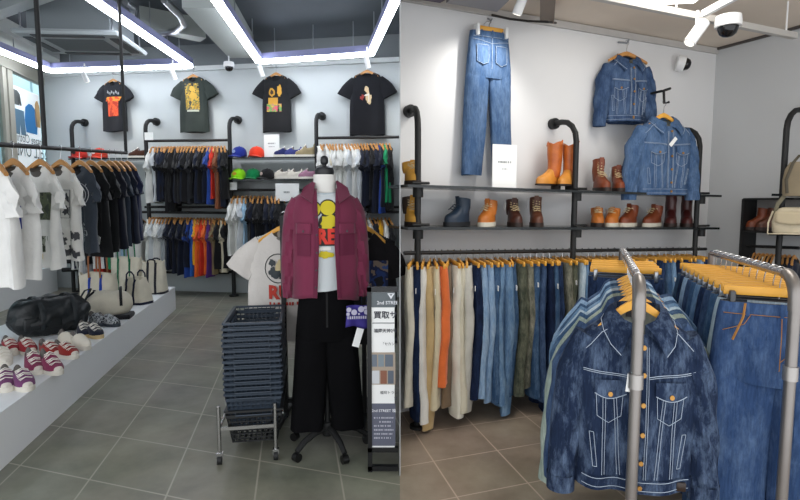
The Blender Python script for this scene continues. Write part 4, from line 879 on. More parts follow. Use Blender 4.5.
def skull(m, f): m.tube([f(-.04 + .09 * math.cos(a), -.36 + .1 * math.sin(a), .005) for a in [i * PI / 10 for i in range(21)]], .003, 4)
pL = lambda s: A1 + armL[0].lerp(armL[1], s)
p = pL(.06)
cen_tee(p, .05, '#cfcac4', 'white t-shirt with red lettering and skull print at the front of the centre rack', 71, [(REDP, rush, 'lettering'), (REDP, rush2, 'lettering'), (mat('#3c4442'), skull, 'print'), (mat('#c9b88c'), lambda m, f: ell_decal(m, f, -.01, -.35, .045, .055, .004, jag=.15), 'print'), (mat('#2a3236'), lambda m, f: [ell_decal(m, f, -.07, -.39, .035, .035, .006, jag=.4, seed=2), ell_decal(m, f, .0, -.42, .035, .025, .006, jag=.4, seed=4), ell_decal(m, f, -.08, -.32, .02, .025, .006, jag=.4)], 'print')], out=.55)
for j, (s, c, lb) in enumerate(((.17, '#c9cecd', 'pale white t-shirt directly behind the skull print shirt'), (.27, '#d3d6d2', 'white t-shirt third from the front of the centre rack left side'), (.37, '#c4ccc8', 'off-white t-shirt fourth from the front of the centre rack left side'), (.5, '#3a3f46', 'dark grey t-shirt behind the white ones on the centre rack'), (.62, '#26282c', 'black t-shirt at the back of the centre rack left side'))):
    cen_tee(pL(s), .12 + .05 * j, c, lb, 80 + j, out=.5)
pR = lambda s: A1 + armR[0].lerp(armR[1], s)
FL = multicol(('#1a1c22', '#27407c', '#1d2a50', '#8a7a6c', '#3a5a9c'), 9)
for j, (s, c, lb, pr) in enumerate(((.08, '#1f1d1f', 'dark t-shirt with blue smoke print between mannequin and sign', [(FL, lambda m, f: rect_decal(m, f, -.06, .2, -.72, -.3, .006, 14, 14), 'print')]), (.3, '#242326', 'plain black t-shirt behind the blue smoke print shirt', []), (.5, '#2b2d33', 'charcoal t-shirt third on the rack beside the sign', []), (.7, '#1b1c20', 'black t-shirt last on the rack beside the sign', []))):
    q = pR(s) ; q.x = A1.x + d_.x + .0 - .0 - .02 * j; cen_tee(q, -.15, c, lb, 90 + j, pr, sx=.86, out=.3)
# ================================================================ sign stand
sx0 = G(367, 480).x; SY = 2.8; sx1 = -.01; t = thing('sign_stand', 'black framed floor sign stand at the right edge of the left room', 'sign', ((sx0 + sx1) / 2, SY, 0)); hw = (sx1 - sx0) / 2
def zz(y): return P(380, y, SY).z
zt, zb = zz(287), zz(449); FRB = mat('#121315', .4)
for s in (-1,): MB().box((s * (hw - .012 + .0), 0, zt / 2), (.024, .03, zt)).build('frame_post', FRB, t)
for z in (zt - .012, zb, .02): MB().box((0, 0, z), (2 * hw, .03, .026)).build('frame_bar', FRB, t)
pw_ = hw - .022
MB().box((0, 0, (zt + zb) / 2), (2 * pw_ + .004, .012, zt - zb)).build('board', PAPER, t)
def panel(y0, y1, m, nm='panel', x0=-1, x1=1): z1, z0 = zz(y0), zz(y1); x1 = 1.1 if x1 == 1 else x1; MB().box(((x0 + x1) / 2 * pw_, -.008 - (.002 if nm == 'photo_window' else 0), (z0 + z1) / 2), (pw_ * (x1 - x0), .003, z1 - z0)).build(nm, m, t)
def stext(s, px, y, sz, m, align='LEFT', bold=0):
    mm = MB(); x0 = P(px, y, SY).x - (sx0 + sx1) / 2; text_add(mm, s, sz, lambda x, yy: V((x0 + x, -.0115, zz(y) + yy)), align=align, bold=bold)
    lim = pw_ + .018
    mm.v = [(min(v[0], lim), v[1], v[2]) for v in mm.v]; mm.build('lettering', m, t)
SLT = mat('#5c6468', .5); SLD = mat('#5d6070', .6); GTX = mat('#3a3c46'); WTX = mat('#e4e6ea')
panel(292, 307, SLT); panel(352, 384, mat('#a89a8a'), 'photo')
for (x_0, x_1, y0, y1, c) in ((-.95, -.5, 354, 366, '#6c7682'), (-.4, .1, 354, 366, '#7d8a92'), (.2, .9, 354, 366, '#626c78'), (-.95, -.3, 370, 383, '#c9ccd0'), (-.2, .35, 370, 383, '#8a5a46'), (.45, .95, 370, 383, '#5c6470')): panel(y0, y1, mat(c), 'photo_window', x_0, x_1)
panel(403, 445, SLD)
stext('2nd STREE', 377, 302.5, .026, WTX, bold=.0004); m = MB(); c = P(391, 295.5, SY); cx_ = c.x - (sx0 + sx1) / 2
m.add([V((cx_ - .02, -.0115, c.z + .014)), V((cx_ + .02, -.0115, c.z + .014)), V((cx_, -.0115, c.z - .018))], [(0, 1, 2)]); m.add([V((cx_ - .009, -.0125, c.z + .009)), V((cx_ + .009, -.0125, c.z + .009)), V((cx_, -.0125, c.z))], [(0, 1, 2)], 1); m.build('emblem', [WTX, SLT], t)
stext('買取サー', 373.5, 315, .044, GTX, bold=.0008); panel(322.4, 323, GTX, 'rule', -.9, 1)
stext('福岡天神2号店', 374, 330.5, .023, GTX, bold=.0004); stext('買取', 394, 339, .02, GTX); stext('「セカンドスト', 381, 343.5, .019, GTX)
stext('福岡トランスカ', 380, 392, .02, GTX); stext('買取', 394, 398, .02, GTX); stext('2nd STREET 福', 372, 410, .021, WTX, bold=.0003)
for y, s in ((417, '住所: メープルビル'), (421, '    ショッパーズ1階'), (425, '営業時間 福岡市中央'), (429, '電話 092-724'), (433, '買取時間 11:00-20'), (437, '取扱 衣料 服飾雑貨')): mm = MB(); dashes(mm, lambda x, yy: V((x, -.0115, zz(y) + yy)), -.05 + (.03 if y == 421 else 0), .06 - .008 * (y % 3), .009, y); mm.build('lettering', mat('#b4b6c2'), t)
# poster of blue clouds above the stand on the rack
# ================================================================ RIGHT ROOM
RW = Wall(sk(400, 3.62), sk(707, 4.87)); SC = RW.b.copy(); SE = V((SC.x + .34 / .69 * 3.6, SC.y - 3.6, 0)); SW = Wall((SC.x, SC.y), (SE.x, SE.y))
O, da, db, sa, sb = solve_tile(((419, 439), (457, 497)), ((494, 447), (535, 492)), ((400, 467), (535, 444)), ((457, 497), (535, 480)))
print('tile R', sa, sb)
A3 = V((.003, RW.a.y, 0))
tiles('floor_tiles_brown', O, da, db, sa, sb, '#877868', '#a99a89', '#c4b09d', [(0, .3), (SE.x + .1, .3), (SE.x + .1, SE.y), (SC.x + .1, SC.y), (0, A3.y + .1)])
def wallmb(a, b, z0, h, th=.1):
    d = (b - a).normalized(); n = V((-d.y, d.x, 0)) * th; return MB().prism([(a.x, a.y), (b.x, b.y), (b.x + n.x, b.y + n.y), (a.x + n.x, a.y + n.y)], h, Matrix.Translation((0, 0, z0)))
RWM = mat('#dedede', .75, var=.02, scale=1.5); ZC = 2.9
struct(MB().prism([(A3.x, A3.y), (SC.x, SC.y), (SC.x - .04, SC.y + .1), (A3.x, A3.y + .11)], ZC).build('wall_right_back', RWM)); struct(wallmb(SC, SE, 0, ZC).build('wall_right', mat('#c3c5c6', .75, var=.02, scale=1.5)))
CE = mat('#dccfc0', .85, var=.04, scale=2)
cp_ = [(.003, .3), (SE.x + .1, .3), (SE.x + .1, SE.y), (SC.x + .05, SC.y + .05), (.003, A3.y + .05)]
struct(MB().prism(cp_, .1, Matrix.Translation((0, 0, ZC))).build('ceiling', CE))
struct(MB().beam(RW.a + RW.u * .01 + RW.n * .012 + V((.0, 0, ZC - .03)), SC + RW.n * .012 + V((0, 0, ZC - .03)), .02, .05).build('trim_2', mat('#bdbab6', .8)))
struct(MB().beam(SC + SW.n * .012 + V((0, 0, ZC - .012)), SE + SW.n * .012 + V((0, 0, ZC - .012)), .02, .02).build('trim_3', mat('#4c4744', .8)))
def cbox(pts, z, h, m, nm, lb, cat):
    o = zprism([G(x, y, z) for x, y in pts], z, h, m, nm); return tag(o, lb, cat)
cbox([(402, -14), (402, -3), (440, 3), (470, -14)], 2.82, .07, mat('#5a5360', .8), 'ceiling_duct', 'dark purple-grey duct panel at the top left of the denim room ceiling', 'duct')
cbox([(446, 3), (497, 12), (524, -14), (470, -14)], 2.8, .09, mat('#8d8b8c', .7), 'ceiling_duct', 'grey duct panel on the ceiling above the hanging jeans', 'duct')
cbox([(540, 22), (554, 24), (556, -6), (540, -6)], 2.78, .11, mat('#7f7368', .8), 'ceiling_beam', 'brown box beam on the ceiling with pale pipe fitting', 'beam')
m = MB(); m.tube([G(492, 15, 2.84), G(510, 19, 2.84), G(528, 21, 2.84), G(548, 22, 2.72), G(556, 23, 2.84)], .008, 6); tag(m.build('cable', mat('#2a2725')), 'thin dark cable along the ceiling above the hanging jeans', 'cable')
t = thing('ceiling_panel_light', 'bright white flat ceiling lamp at the top edge of the denim room', 'ceiling light', G(660, 2, 2.85), -.1)
MB().rbox((0, -.8, .02), (.5, 1.7, .04), .01).build('frame', WHT, t); MB().box((0, -.8, -.002), (.46, 1.66, .006)).build('diffuser', mat('#fffaf2', emit=6), t)  # lamp lengthened toward the camera, out of view, to brighten the room
# lighting track
TZ = 2.68
t = thing('lighting_track', 'pale grey lighting track crossing below the ceiling to the right', 'track', G(640, 4, TZ)); o_ = G(640, 4, TZ)
def trk(a, b, w=.035): return MB().beam(G(*a, TZ) - o_, G(*b, TZ) - o_, w, .04)
trk((560, -11), (795, 36)).build('track', mat('#bab7b2', .5), t); trk((703, 14), (740, -6), .03).build('branch', WHT, t)
for px, py in ((676, 12), (786, 34)): q = G(px, py, TZ) - o_; MB().tube([q, q + V((0, 0, ZC - TZ))], .006, 6).build('suspension_rod', WHT, t)
q = G(702, 17, TZ - .04); spot(q + V((-.04, -.02, -.1)), (-.55, -.1, -.75), 'white spotlight on the lighting track, aimed down to the left', 1.0, .13)
spot(G(521, 3, 2.78), (-.3, .3, -.85), 'white spotlight at the ceiling above the hanging jeans', .9, .12)
dome_cam(G(728, 27, TZ - .08), .0, 'white dome camera hanging from the lighting track', .95)
M_ = Matrix.Rotation(SW.rz, 3, 'Z')
p = RW.at(684, 64, .07); dc = dome_cam(p, 0, 'white dome camera on the back wall near the room corner', .85, (-1.35, 0, RW.rz + .9)); 
# ---- pipe rack
OFF = .28; SH1 = lambda px: 187.3 + (px - 400) * .0315; SH2 = lambda px: 229.5 - (px - 400) * .001
SHB = mat('#15181a', .25)
t, loc = wall_rack([418, 577, 701], [104, 119, 127], 'black pipe rack with glass shelves along the denim room wall', [
    (404, SH1(404), 715, SH1(715), .02, 'shelf'), (404, SH2(404), 713, SH2(713), .02, 'shelf'), (404, 253, 706, 249, .013, 'rail')], wall=RW, off=OFF, r=.021, fx=.045)
for px in (418, 577, 701):
    for fn in (SH1, SH2):
        q = loc(RW.at(px, fn(px), OFF)); m = MB(); m.tube([q + V((0, 0, -.06)), q + V((0, 0, .01))], .034, 12); m.build('clamp', BLKM, t)
        m = MB(); m.tube([q + V((-.05, -.02, .03)), q + V((.07, -.02, .03))], .009, 8); m.build('clamp_bar', BLKM, t)
def shp(px, fn, off): # point on a shelf
    p = RW.at(px, fn(px), OFF); d = ray(px, fn(px)); q = RW.at(px, fn(px), off); q.z = p.z + .018; return q
TB = mat('#d09a3c', .6, var=.1, scale=9); BRN = mat('#5c3423', .45, var=.2, scale=9); OR = mat('#c1702a', .5, var=.12, scale=8); DBR = mat('#43241c', .4, var=.2, scale=9); NVB = mat('#1f3144', .5, var=.2, scale=9)
COW = mat('#a8521f', .4, var=.25, scale=12, col2='#c96f2c'); COWT = mat('#d08a35', .45, var=.15, scale=10); RUST = mat('#7a3a1e', .45, var=.2, scale=9); MAHO = mat('#4a211f', .35, var=.2, scale=8)
SB = mat('#2a1d17', .6); SWH = mat('#d8d2c2', .6); SGR = mat('#8a7a66', .6)
WR = RW.rz + PI
boot(shp(548, SH1, .18), WR + .25, COWT, SB, 'tan cowboy boot with pointed toe, left one of the pair', 'cowboy boots', shaft=.265, L=.28, W=.042, laces=False, heel=.045, top='scallop', mshaft=COW)
boot(shp(566, SH1, .22), WR + .55, COWT, SB, 'tan cowboy boot with pointed toe, right one beside the pipe post', 'cowboy boots', shaft=.265, L=.28, W=.042, laces=False, heel=.045, top='scallop', mshaft=COW)
boot(shp(601, SH1, .2), WR + 1.2, RUST, SB, 'tall laced brown boot on upper shelf, left of the pair', 'laced boots upper shelf', shaft=.19, L=.25, W=.045)
boot(shp(618, SH1, .2), WR + .9, RUST, SB, 'laced brown boot with white tag on upper shelf beside the denim jacket', 'laced boots upper shelf', shaft=.14, L=.25, W=.045, tagc=True)
boot(shp(412, SH1, .2), -1.2, TB, SB, 'tan yellow boot at left end of the upper shelf', 'yellow boots', shaft=.09, L=.2, W=.04)
boot(shp(412, SH2, .2), -1.2, TB, SB, 'tan yellow boot with dark collar at left end of lower shelf', 'yellow boots', shaft=.13, L=.2, W=.04, mshaft=mat('#3a2c22'))
for px, a, m_, s_, lb, sh, kw in ((457, .25, NVB, mat('#161a20', .6), 'navy lace-up boot with white tag and dark sole', .13, dict(tagc=True, ml=NVB, L=.23)), (487, .55, OR, SWH, 'orange lace-up work boot with white wedge sole', .12, dict(L=.22)),
    (514, 1.2, DBR, SB, 'dark brown boot with white tag, toe to the front', .13, dict(tagc=True, L=.24)), (536, 1.0, BRN, SB, 'brown boot with large white tag left of the middle post', .15, dict(tagc=True, L=.25)),
    (597, .9, OR, SB, 'small orange-brown boot right of the middle post on lower shelf', .08, dict(L=.2)), (612, .5, OR, SWH, 'orange-brown low boot with white tag on lower shelf', .08, dict(L=.2, tagc=True)),
    (628, .3, RUST, SWH, 'dark brown low boot with pale sole on lower shelf', .11, dict(L=.24)), (652, .25, RUST, SWH, 'brown boot with two white tags and pale sole on lower shelf', .11, dict(L=.26, tagc=True)),
    (670, .7, MAHO, SB, 'tall plain mahogany boot, left of the pair at shelf end', .19, dict(laces=False, L=.25)), (686, .7, MAHO, SB, 'tall plain mahogany boot, right of the pair at shelf end', .19, dict(laces=False, L=.25))):
    boot(shp(px, SH2, .2), WR + a, m_, s_, lb, 'boots on the lower shelf', shaft=sh, W=.045, **kw)
q = shp(504, SH1, .25); card(q, RW.rz, .2, .3, 'tall white sign card on the boot shelf in front of the hanging jeans', (('.........', .6, .022), ('.....', .44, .014)))
# ---- denim pieces
DM = {'mid': denim('#35506f', '#7e96b2', (.45, .95)), 'wall': denim('#3c5578', '#7189a8', (.4, .9)), 'dark': denim('#18243e', '#41587f', (.4, .85)), 'deep': denim('#141d33', '#2e4064', (.4, .9)), 'light': denim('#7595b8', '#b3c7d8', (.35, .8)), 'pale': denim('#9db4c4', '#d2dade', (.35, .8)),
      'olive': denim('#3c4238', '#8a8a74', (.4, .8)), 'rip': denim('#5b5e52', '#b0ab98', (.4, .75)), 'greygreen': denim('#8c9a90', '#b4bdb2', (.4, .8)), 'front': denim('#1d2940', '#7285a0', (.46, .82)), 'jak': denim('#2c3f5e', '#6a81a2', (.4, .9)), 'sky': denim('#5a7a9c', '#93adc4', (.4, .8))}
STI = mat('#a9b6c6', .8); STO = mat('#b07a3c', .8); BRS = mat('#b98a4a', .35, .8)
def stitch(m, fn, pts, r=.0012, off=.003, n=10):
    P_ = []
    for a, b in zip(pts, pts[1:]):
        for i in range(n): t_ = i / n; P_.append(fn(a[0] + (b[0] - a[0]) * t_, a[1] + (b[1] - a[1]) * t_, off))
    P_.append(fn(pts[-1][0], pts[-1][1], off)); m.tube(P_, r, 4)
def jacket_parts(seed, dm, W=.225, L=.6, detail=1, fold=.012, out=1.0, sleeve=.58, inner=None):
    """returns list of (name, MB, materials) in the hanger frame"""
    g = Garment([(0, .08, .055), (-.025, .13, .055), (-.06, .185, .062), (-.1, W * .95, .075), (-.25, W, .088), (-.45, W * .95, .085), (-L, W * .93, .085)], z0=-.118, fold=fold, seed=seed, e=.72)
    mb = MB(); g.body(mb, L, n=24, seg=44, neckdrop=.07); k = sleeve / .58
    for sd in (-1, 1): g.sleeve(mb, sd, [(.165, 0, -.085), (.225 * out, 0, -.2 * k), (.255 * out, -.005, -.38 * k), (.275 * out, -.015, -.58 * k)], [.066, .074, .064, .052], [.055, .06, .052, .042], n=6, seg=20)
    parts = []; z0 = -.118; f = g.front
    # collar
    for sd in (-1, 1):
        c = MB(); rows = []
        for q in range(7):
            t_ = q / 6; a = PI / 2 - (PI * .94) * t_   # from back centre to front
            x = .088 * math.cos(a) if q else 0; y = .058 * math.sin(a); zi = z0 + .012 - .062 * max(0, -math.sin(a)) ** 1.2
            spread = .03 + .045 * t_; ox = .03 + .035 * t_; oz = -.025 - .055 * t_ ** 2; oy = .02 * math.cos(PI * t_) - .0 - (.03 * t_)
            top = V((sd * x, y, zi + .018)); outp = V((sd * (x + ox), y + oy, zi + oz)); mid = (top + outp) / 2 + V((0, -.006 * t_, .014)); rows.append([V((sd * x * .98, y, zi - .01)), top, mid, outp, outp + V((0, .004, -.004)), mid + V((0, .006, -.01))])
        if sd > 0: rows = [r[::-1] for r in rows]
        c.loft(rows); parts.append(('collar', c, [dm], 60))
        if detail: s_ = MB(); s_.tube([(r[3] if sd < 0 else r[2]) + V((0, -.004, .006)) for r in rows], .0013, 4); parts.append(('collar_stitching', s_, [STI], 60))
    pl = MB(); pl.grid(lambda u, v: f(-.022 + .044 * u, z0 - .07 - (L - .075) * v, .006), 3, 24); parts.append(('placket', pl, [dm], 60))
    wb_ = MB(); rings = []
    for z in (-L - .004, -L + .045):
        w_, d_ = interp(g.tab, z)[:2]; rings.append([V(((w_ + .004) * sgp(math.cos(a), g.e), (d_ + .006) * sgp(math.sin(a), g.e) + g.fold(w_ * sgp(math.cos(a), g.e), z + z0), z + z0)) for a in [2 * PI * i / 44 for i in range(44)]])
    wb_.loft(rings, 0, 0); parts.append(('waistband', wb_, [dm], 60))
    if detail:
        s_ = MB()
        for sd in (-1, 1):
            stitch(s_, f, [(sd * .03, z0 - .2), (sd * .205, z0 - .185)], .0014); stitch(s_, f, [(sd * .03, z0 - .206), (sd * .205, z0 - .191)], .0011)
            for x in (.026, .018): stitch(s_, f, [(sd * x, z0 - .1), (sd * x, z0 - L + .05)], .0011, .008, 20)
            for x0, x1 in ((.085, .06), (.095, .07), (.125, .12), (.135, .13)): stitch(s_, f, [(sd * x0, z0 - .26), (sd * x1, z0 - L + .05)], .0011, .004, 14)
            stitch(s_, f, [(sd * .06, z0 - .26), (sd * .065, z0 - .34), (sd * .11, z0 - .365), (sd * .155, z0 - .34), (sd * .16, z0 - .26)], .0011, .004, 6)
            stitch(s_, f, [(sd * .085, z0 - .03), (sd * .14, z0 - .06), (sd * .2, z0 - .12)], .0013, .005, 8)
            stitch(s_, f, [(sd * .15, z0 - L + .08), (sd * .165, z0 - L + .2), (sd * .18, z0 - L + .2), (sd * .165, z0 - L + .08), (sd * .15, z0 - L + .08)], .0011, .004, 5)
        for zz_ in (-L + .01, -L + .04): stitch(s_, f, [(-.2, z0 + zz_), (.2, z0 + zz_)], .0012, .009, 24)
        parts.append(('stitching', s_, [STI], 60))
        for sd in (-1, 1):
            fl = MB(); fl.grid(lambda u, v: f(sd * (.052 + .115 * u), z0 - .215 - (.045 + .018 * math.sin(PI * u)) * v, .012), 10, 4); parts.append(('pocket_flap', fl, [dm], 60))
            e_ = MB(); e_.tube([f(sd * (.052 + .115 * u), z0 - .215 - (.045 + .018 * math.sin(PI * u)), .0135) for u in [i / 10 for i in range(11)]], .0015, 4); parts.append(('flap_stitching', e_, [STI], 60))
            c = f(sd * .11, z0 - .262, .014); b_ = MB(); b_.tube([c, c + V((0, -.004, 0))], .0085, 12); parts.append(('button', b_, [BRS], 60))
        for z in (-.1, -.19, -.29, -.39, -.49, -L + .022):
            c = f(.006, z0 + z, .011); b_ = MB(); b_.tube([c, c + V((0, -.004, 0))], .0085, 12); parts.append(('button', b_, [BRS], 60))
            if detail > 1 and z < -.15: bh = MB(); stitch(bh, f, [(-.02, z0 + z), (.016, z0 + z)], .002, .0095, 4); parts.append(('buttonhole', bh, [STI], 60))
        for sd in (-1, 1):
            cf = MB(); k2 = -.58 * k; x = .272 * out
            cf.loft([[V((sd * (x + w_ * math.cos(a)) , -.014 + d_ * math.sin(a), z0 + k2 + dz)) for a in [2 * PI * i / 20 for i in range(20)]] for dz, w_, d_ in ((.055, .057, .048), (-.004, .056, .047))], 0, 0); parts.append(('cuff', cf, [dm], 60))
    return g, mb, parts
def put_jacket(p, a, dm, label, seed, sx=1, sz=1, hk=HANGY, group=None, inner=None, hl=None, **kw):
    g, mb, parts = jacket_parts(seed, dm, **kw); o = mb.build('denim_jacket', [dm, inner or cloth('#6f7470')], None, p, a); o.scale = (sx, 1, sz); tag(o, label, 'jacket', group)
    last = {}
    for nm, m, mt, an in parts:
        par = o
        if nm == 'collar_stitching': par = last['collar']
        if nm == 'flap_stitching' or (nm == 'button' and prev == 'flap_stitching'): par = last['pocket_flap']
        last[nm] = m.build(nm, mt, par, ang=an); prev = nm
    h = link('wooden_hanger', hk[0], None, p, a); h.scale = (sx * .92, 1, sz); link('hook', hk[1], h); tag(h, hl or ('wooden hanger inside the ' + ' '.join(label.split()[:9])), 'hanger', 'hangers holding denim jackets'); return o, g
# wall jackets
def wall_hook(p, rz, lb): k_ = MB(); k_.tube([V((0, .09, .03)), V((0, 0, .0)), V((0, -.02, .025))], .008, 8); tag(k_.build('wall_hook', STL, None, p, rz), lb, 'hook')
p = RW.at(627, 43, .1); jo, g_ = put_jacket(p, RW.rz - .15, DM['jak'], 'dark blue denim jacket hung high on the wall above the boots', 101, sx=.92, sz=.98, W=.2, L=.52, sleeve=.56, out=.96, hk=HANG); wall_hook(p, RW.rz, 'small wall hook above the higher denim jacket')
p = RW.at(664, 104, OFF + .02); jo, g_ = put_jacket(p, RW.rz - .1, DM['wall'], 'mid blue denim jacket with white tag hanging at the shelf post', 102, sx=1.1, sz=1.02, W=.235, L=.58, sleeve=.62, out=1.06, hk=HANGY)
m = MB(); c = g_.front(.0, -.3, .03); m.box(c, (.028, .003, .08), M=Matrix.Rotation(.7, 4, 'Y')); m.build('price_tag', PAPER, jo)
m = MB(); q = RW.at(657, 103, OFF); m.tube([V((0, .34, .1)), V((0, 0, .1)), V((0, -.02, .1)), V((.0, -.03, 0)), V((.03, -.05, .01))], .01, 8); m.tube([V((.0, -.02, .1)), V((.06, -.03, .12))], .01, 8); tag(m.build('wall_bracket', BLKM, None, RW.at(661, 104, OFF), RW.rz), 'black wall arm that carries the tagged denim jacket', 'bracket')
# wall jeans
p = RW.at(489, 33, .08); mb, pf = pants_mb(W=.155, cro=.29, L=1.0, lw=.092, hem=.082, d=.035, sep=.085, hsep=.132, seed=8, fold=.008)
jn = mb.build('jeans', [DM['wall'], cloth('#26303c')], None, p, RW.rz); tag(jn, 'long mid blue jeans hung on the white wall by a clip hanger', 'jeans')
def jeans_detail(o, pf, W, back=False, dm=None, d=.006):
    s_ = MB(); wbm = MB(); wbm.grid(lambda u, v: pf(-W * .97 + 2 * W * .97 * u, -.04 * v - .001, d), 16, 2); wbm.build('waistband', dm, o)
    stitch(s_, pf, [(-W * .95, -.042), (W * .95, -.042)], .0012, d + .003); stitch(s_, pf, [(0, -.04), (0, -.26)], .0014, .006)
    if back:
        for sd in (-1, 1):
            pk = MB(); pk.grid(lambda u, v: pf(sd * (.03 + .095 * u), -.1 - (.115 + .02 * (1 - abs(2 * u - 1))) * v, .006), 6, 6); pk.build('back_pocket', dm, o)
            stitch(s_, pf, [(sd * .03, -.1), (sd * .125, -.1), (sd * .125, -.215), (sd * .078, -.235), (sd * .03, -.215), (sd * .03, -.1)], .0013, .0085, 5); stitch(s_, pf, [(0, -.085), (sd * W * .97, -.06)], .0013, .005)
    else:
        for sd in (-1, 1): stitch(s_, pf, [(sd * W * .5, -.045), (sd * W * .6, -.08), (sd * W * .95, -.11)], .0013, .005, 6)
        stitch(s_, pf, [(.035, -.045), (.035, -.17), (.0, -.21)], .0013, .006, 8)
    s_.build('stitching', STO if not back else STI, o)
    for x in (-W * .55, 0, W * .55): bl = MB(); bl.grid(lambda u, v: pf(x - .006 + .012 * u, .004 - .052 * v, d + .006), 1, 4); bl.build('belt_loop', dm, o)
jeans_detail(jn, pf, .155, True, DM['wall'])
h = thing('clip_hanger', 'wooden clip hanger with white clips holding the wall jeans', 'hanger', p, RW.rz)
MB().rbox((0, -.01, .022), (.25, .02, .03), .004).build('bar', WOODY, h)
for s in (-1, 1): MB().rbox((s * .118, -.03, .0), (.022, .05, .075), .004).build('clip', WHT, h)
m = MB(); m.tube([V((0, 0, .04)), V((0, 0, .06)), V((.015, 0, .075)), V((0, .03, .09)), V((0, .07, .08))], .003, 6); m.build('hook', CHR, h)
m = MB(); q = RW.at(489, 22, .0); m.tube([V((-.02, -.01, .02)), V((0, -.025, 0)), V((.02, -.01, .02))], .006, 6); tag(m.build('wall_hook', STL, None, q, RW.rz), 'small wall hook above the hanging jeans', 'hook')
# ---- jeans on the long rail
PM = []
for i in range(6):
    mb, pf = pants_mb(W=.17, cro=.27, L=.98 + .035 * (i % 4), lw=.1, hem=.075 + .008 * (i % 3), d=.03 + .004 * (i % 2), sep=.09, hsep=.09 + .02 * (i % 3), seed=30 + i, fold=.011)
    PM.append((mb.mesh('jeans', [DM['mid'], cloth('#1c2530')]), 1.0))
JC = [('off-white', '#d8d2c0'), ('navy', 'deep'), ('white', '#dcd9d0'), ('tan', '#c4a878'), ('cream', '#d3c7a8'), ('orange', '#e0703a'), ('brown', '#7a6650'), ('white', '#dcd8c8'), ('cream', '#cfc8b2'), ('pale cream', '#c9c6bb'), ('dark navy', 'deep'), ('light blue', 'light'), ('light blue', 'light'), ('mid blue', 'mid'), ('light blue', 'sky'), ('washed blue', 'sky'), ('blue', 'mid'), ('dark olive', 'olive'), ('ripped olive', 'rip'), ('blue', 'mid'), ('blue', 'jak'), ('dark navy', 'deep'), ('blue', 'mid'), ('dark blue', 'dark'), ('ripped grey', 'rip'), ('grey olive', 'olive'), ('pale blue', 'pale'), ('light blue', 'sky'), ('mid blue', 'mid'), ('light blue', 'light'), ('dark blue', 'dark'), ('light blue', 'sky'), ('blue', 'mid'), ('dark blue', 'dark'), ('blue', 'jak'), ('black', 'deep'), ('mid blue', 'mid'), ('light blue', 'light'), ('dark blue', 'dark'), ('blue', 'mid'), ('light blue', 'sky'), ('navy', 'deep'), ('dark blue', 'dark'), ('blue', 'mid'), ('light blue', 'light'), ('dark blue', 'dark')]
n_ = len(JC)
for i, (cn, c) in enumerate(JC):
    px = 411 + (699 - 411) * (i / (n_ - 1)) ** 1.02; p = RW.at(px, 253 - 4 * (px - 401) / 300, OFF); a = RW.rz + PI / 2 - .42 + R.uniform(-.14, .14)
    o = link('jeans', PM[i % 6][0], None, p + V((0, 0, -.075)), a); o.scale = (R.uniform(.85, .95) * (1.15 if i == 5 else 1), R.uniform(.85, 1.15), R.uniform(.88, 1.03) * (.97 if i != 5 else .86)); setmat(o, DM.get(c) or cloth(c))
    kind = 'trousers' if c.startswith('#') else 'jeans'
    tag(o, f'{cn} {kind}, {ORD[i]} pair from left on the long wall rail', kind, 'trousers and jeans on the wall rail')
    h = hang(HANGB, p, a, .92, f'clip hanger of the {ORD[i]} pair from left on long wall rail', 'clip hangers on the wall rail', 'clip_hanger')
    if i % 3 == 0: tg = MB(); tg.box((-.17, -.05, -.16), (.03, .004, .035)); tg.build('price_tag', PAPER, o)
# ---- silver racks
def silver_rack(f0, f1, rad, label, zf=1.23):
    """f0 front post top point (world), f1 far rail end"""
    t = thing('garment_rack', label, 'clothes rack', (f0.x, f0.y, 0)); q = V((f0.x, f0.y, 0)); d = (f1 - f0); dn = V((d.x, d.y, 0)).normalized(); top = f0 - q
    e = .09
    MB().tube([V((0, 0, .05)), V((0, 0, top.z - e))], rad, 16).build('post', SILV, t)
    el = [V((0, 0, top.z - e - .03))] + [V((0, 0, top.z - e)) + dn * e * (1 - math.cos(a)) + V((0, 0, e * math.sin(a))) for a in [i * PI / 16 for i in range(9)]]
    MB().tube(el, rad * 1.16, 16).build('elbow', SILV, t)
    MB().tube([el[-1], d + top], rad * .82, 14).build('rail', mat('#b9b7b6', .25, .85), t)
    MB().tube([V((0, 0, .88)), V((0, 0, .93))], rad * 1.28, 16).build('joint_collar', mat('#aaa6a2', .35, .7), t)
    MB().tube([V((d.x, d.y, .05)), d + top], rad, 14).build('post', SILV, t)
    sd = V((-dn.y, dn.x, 0))
    for b in (V((0, 0, 0)), V((d.x, d.y, 0))): MB().tube([b + sd * -.24 + V((0, 0, .05)), b + sd * .24 + V((0, 0, .05))], rad * .9, 10).build('foot', SILV, t)
    return t, dn
J0 = P(640, 283, 1.7); J1 = P(622, 249.5, 3.42); silver_rack(J0, J1, .0185, 'silver pipe garment rack carrying denim jackets in the foreground')
K0 = P(797, 277, 1.78); K1 = P(712, 253, 2.83); silver_rack(K0, K1, .0185, 'silver pipe garment rack carrying jeans at the right edge')
jd = (J1 - J0); ja = -.16
def jrail(s): return J0.lerp(J1, s) + V((0, 0, .0))
LN = .06
jf, gf = put_jacket(jrail(.07), ja, DM['front'], 'dark blue washed denim jacket with brass buttons, front of the rack', 110, sx=.9, sz=1.03, detail=2, W=.235, L=.6, sleeve=.64, group='denim jackets on the silver rack', inner=cloth('#8d938c'), out=1.0)
m = MB(); c = gf.front(-.02, -.33, .03); m.box(c + V((-.03, 0, 0)), (.022, .003, .06), M=Matrix.Rotation(.1, 4, 'Y')); m.build('price_tag', PAPER, jf)
m = MB(); c = gf.front(.0, -.16, .0); m.box(V((0, .03, -.125)), (.06, .004, .03)); m.build('neck_label', mat('#1c1c20'), jf)
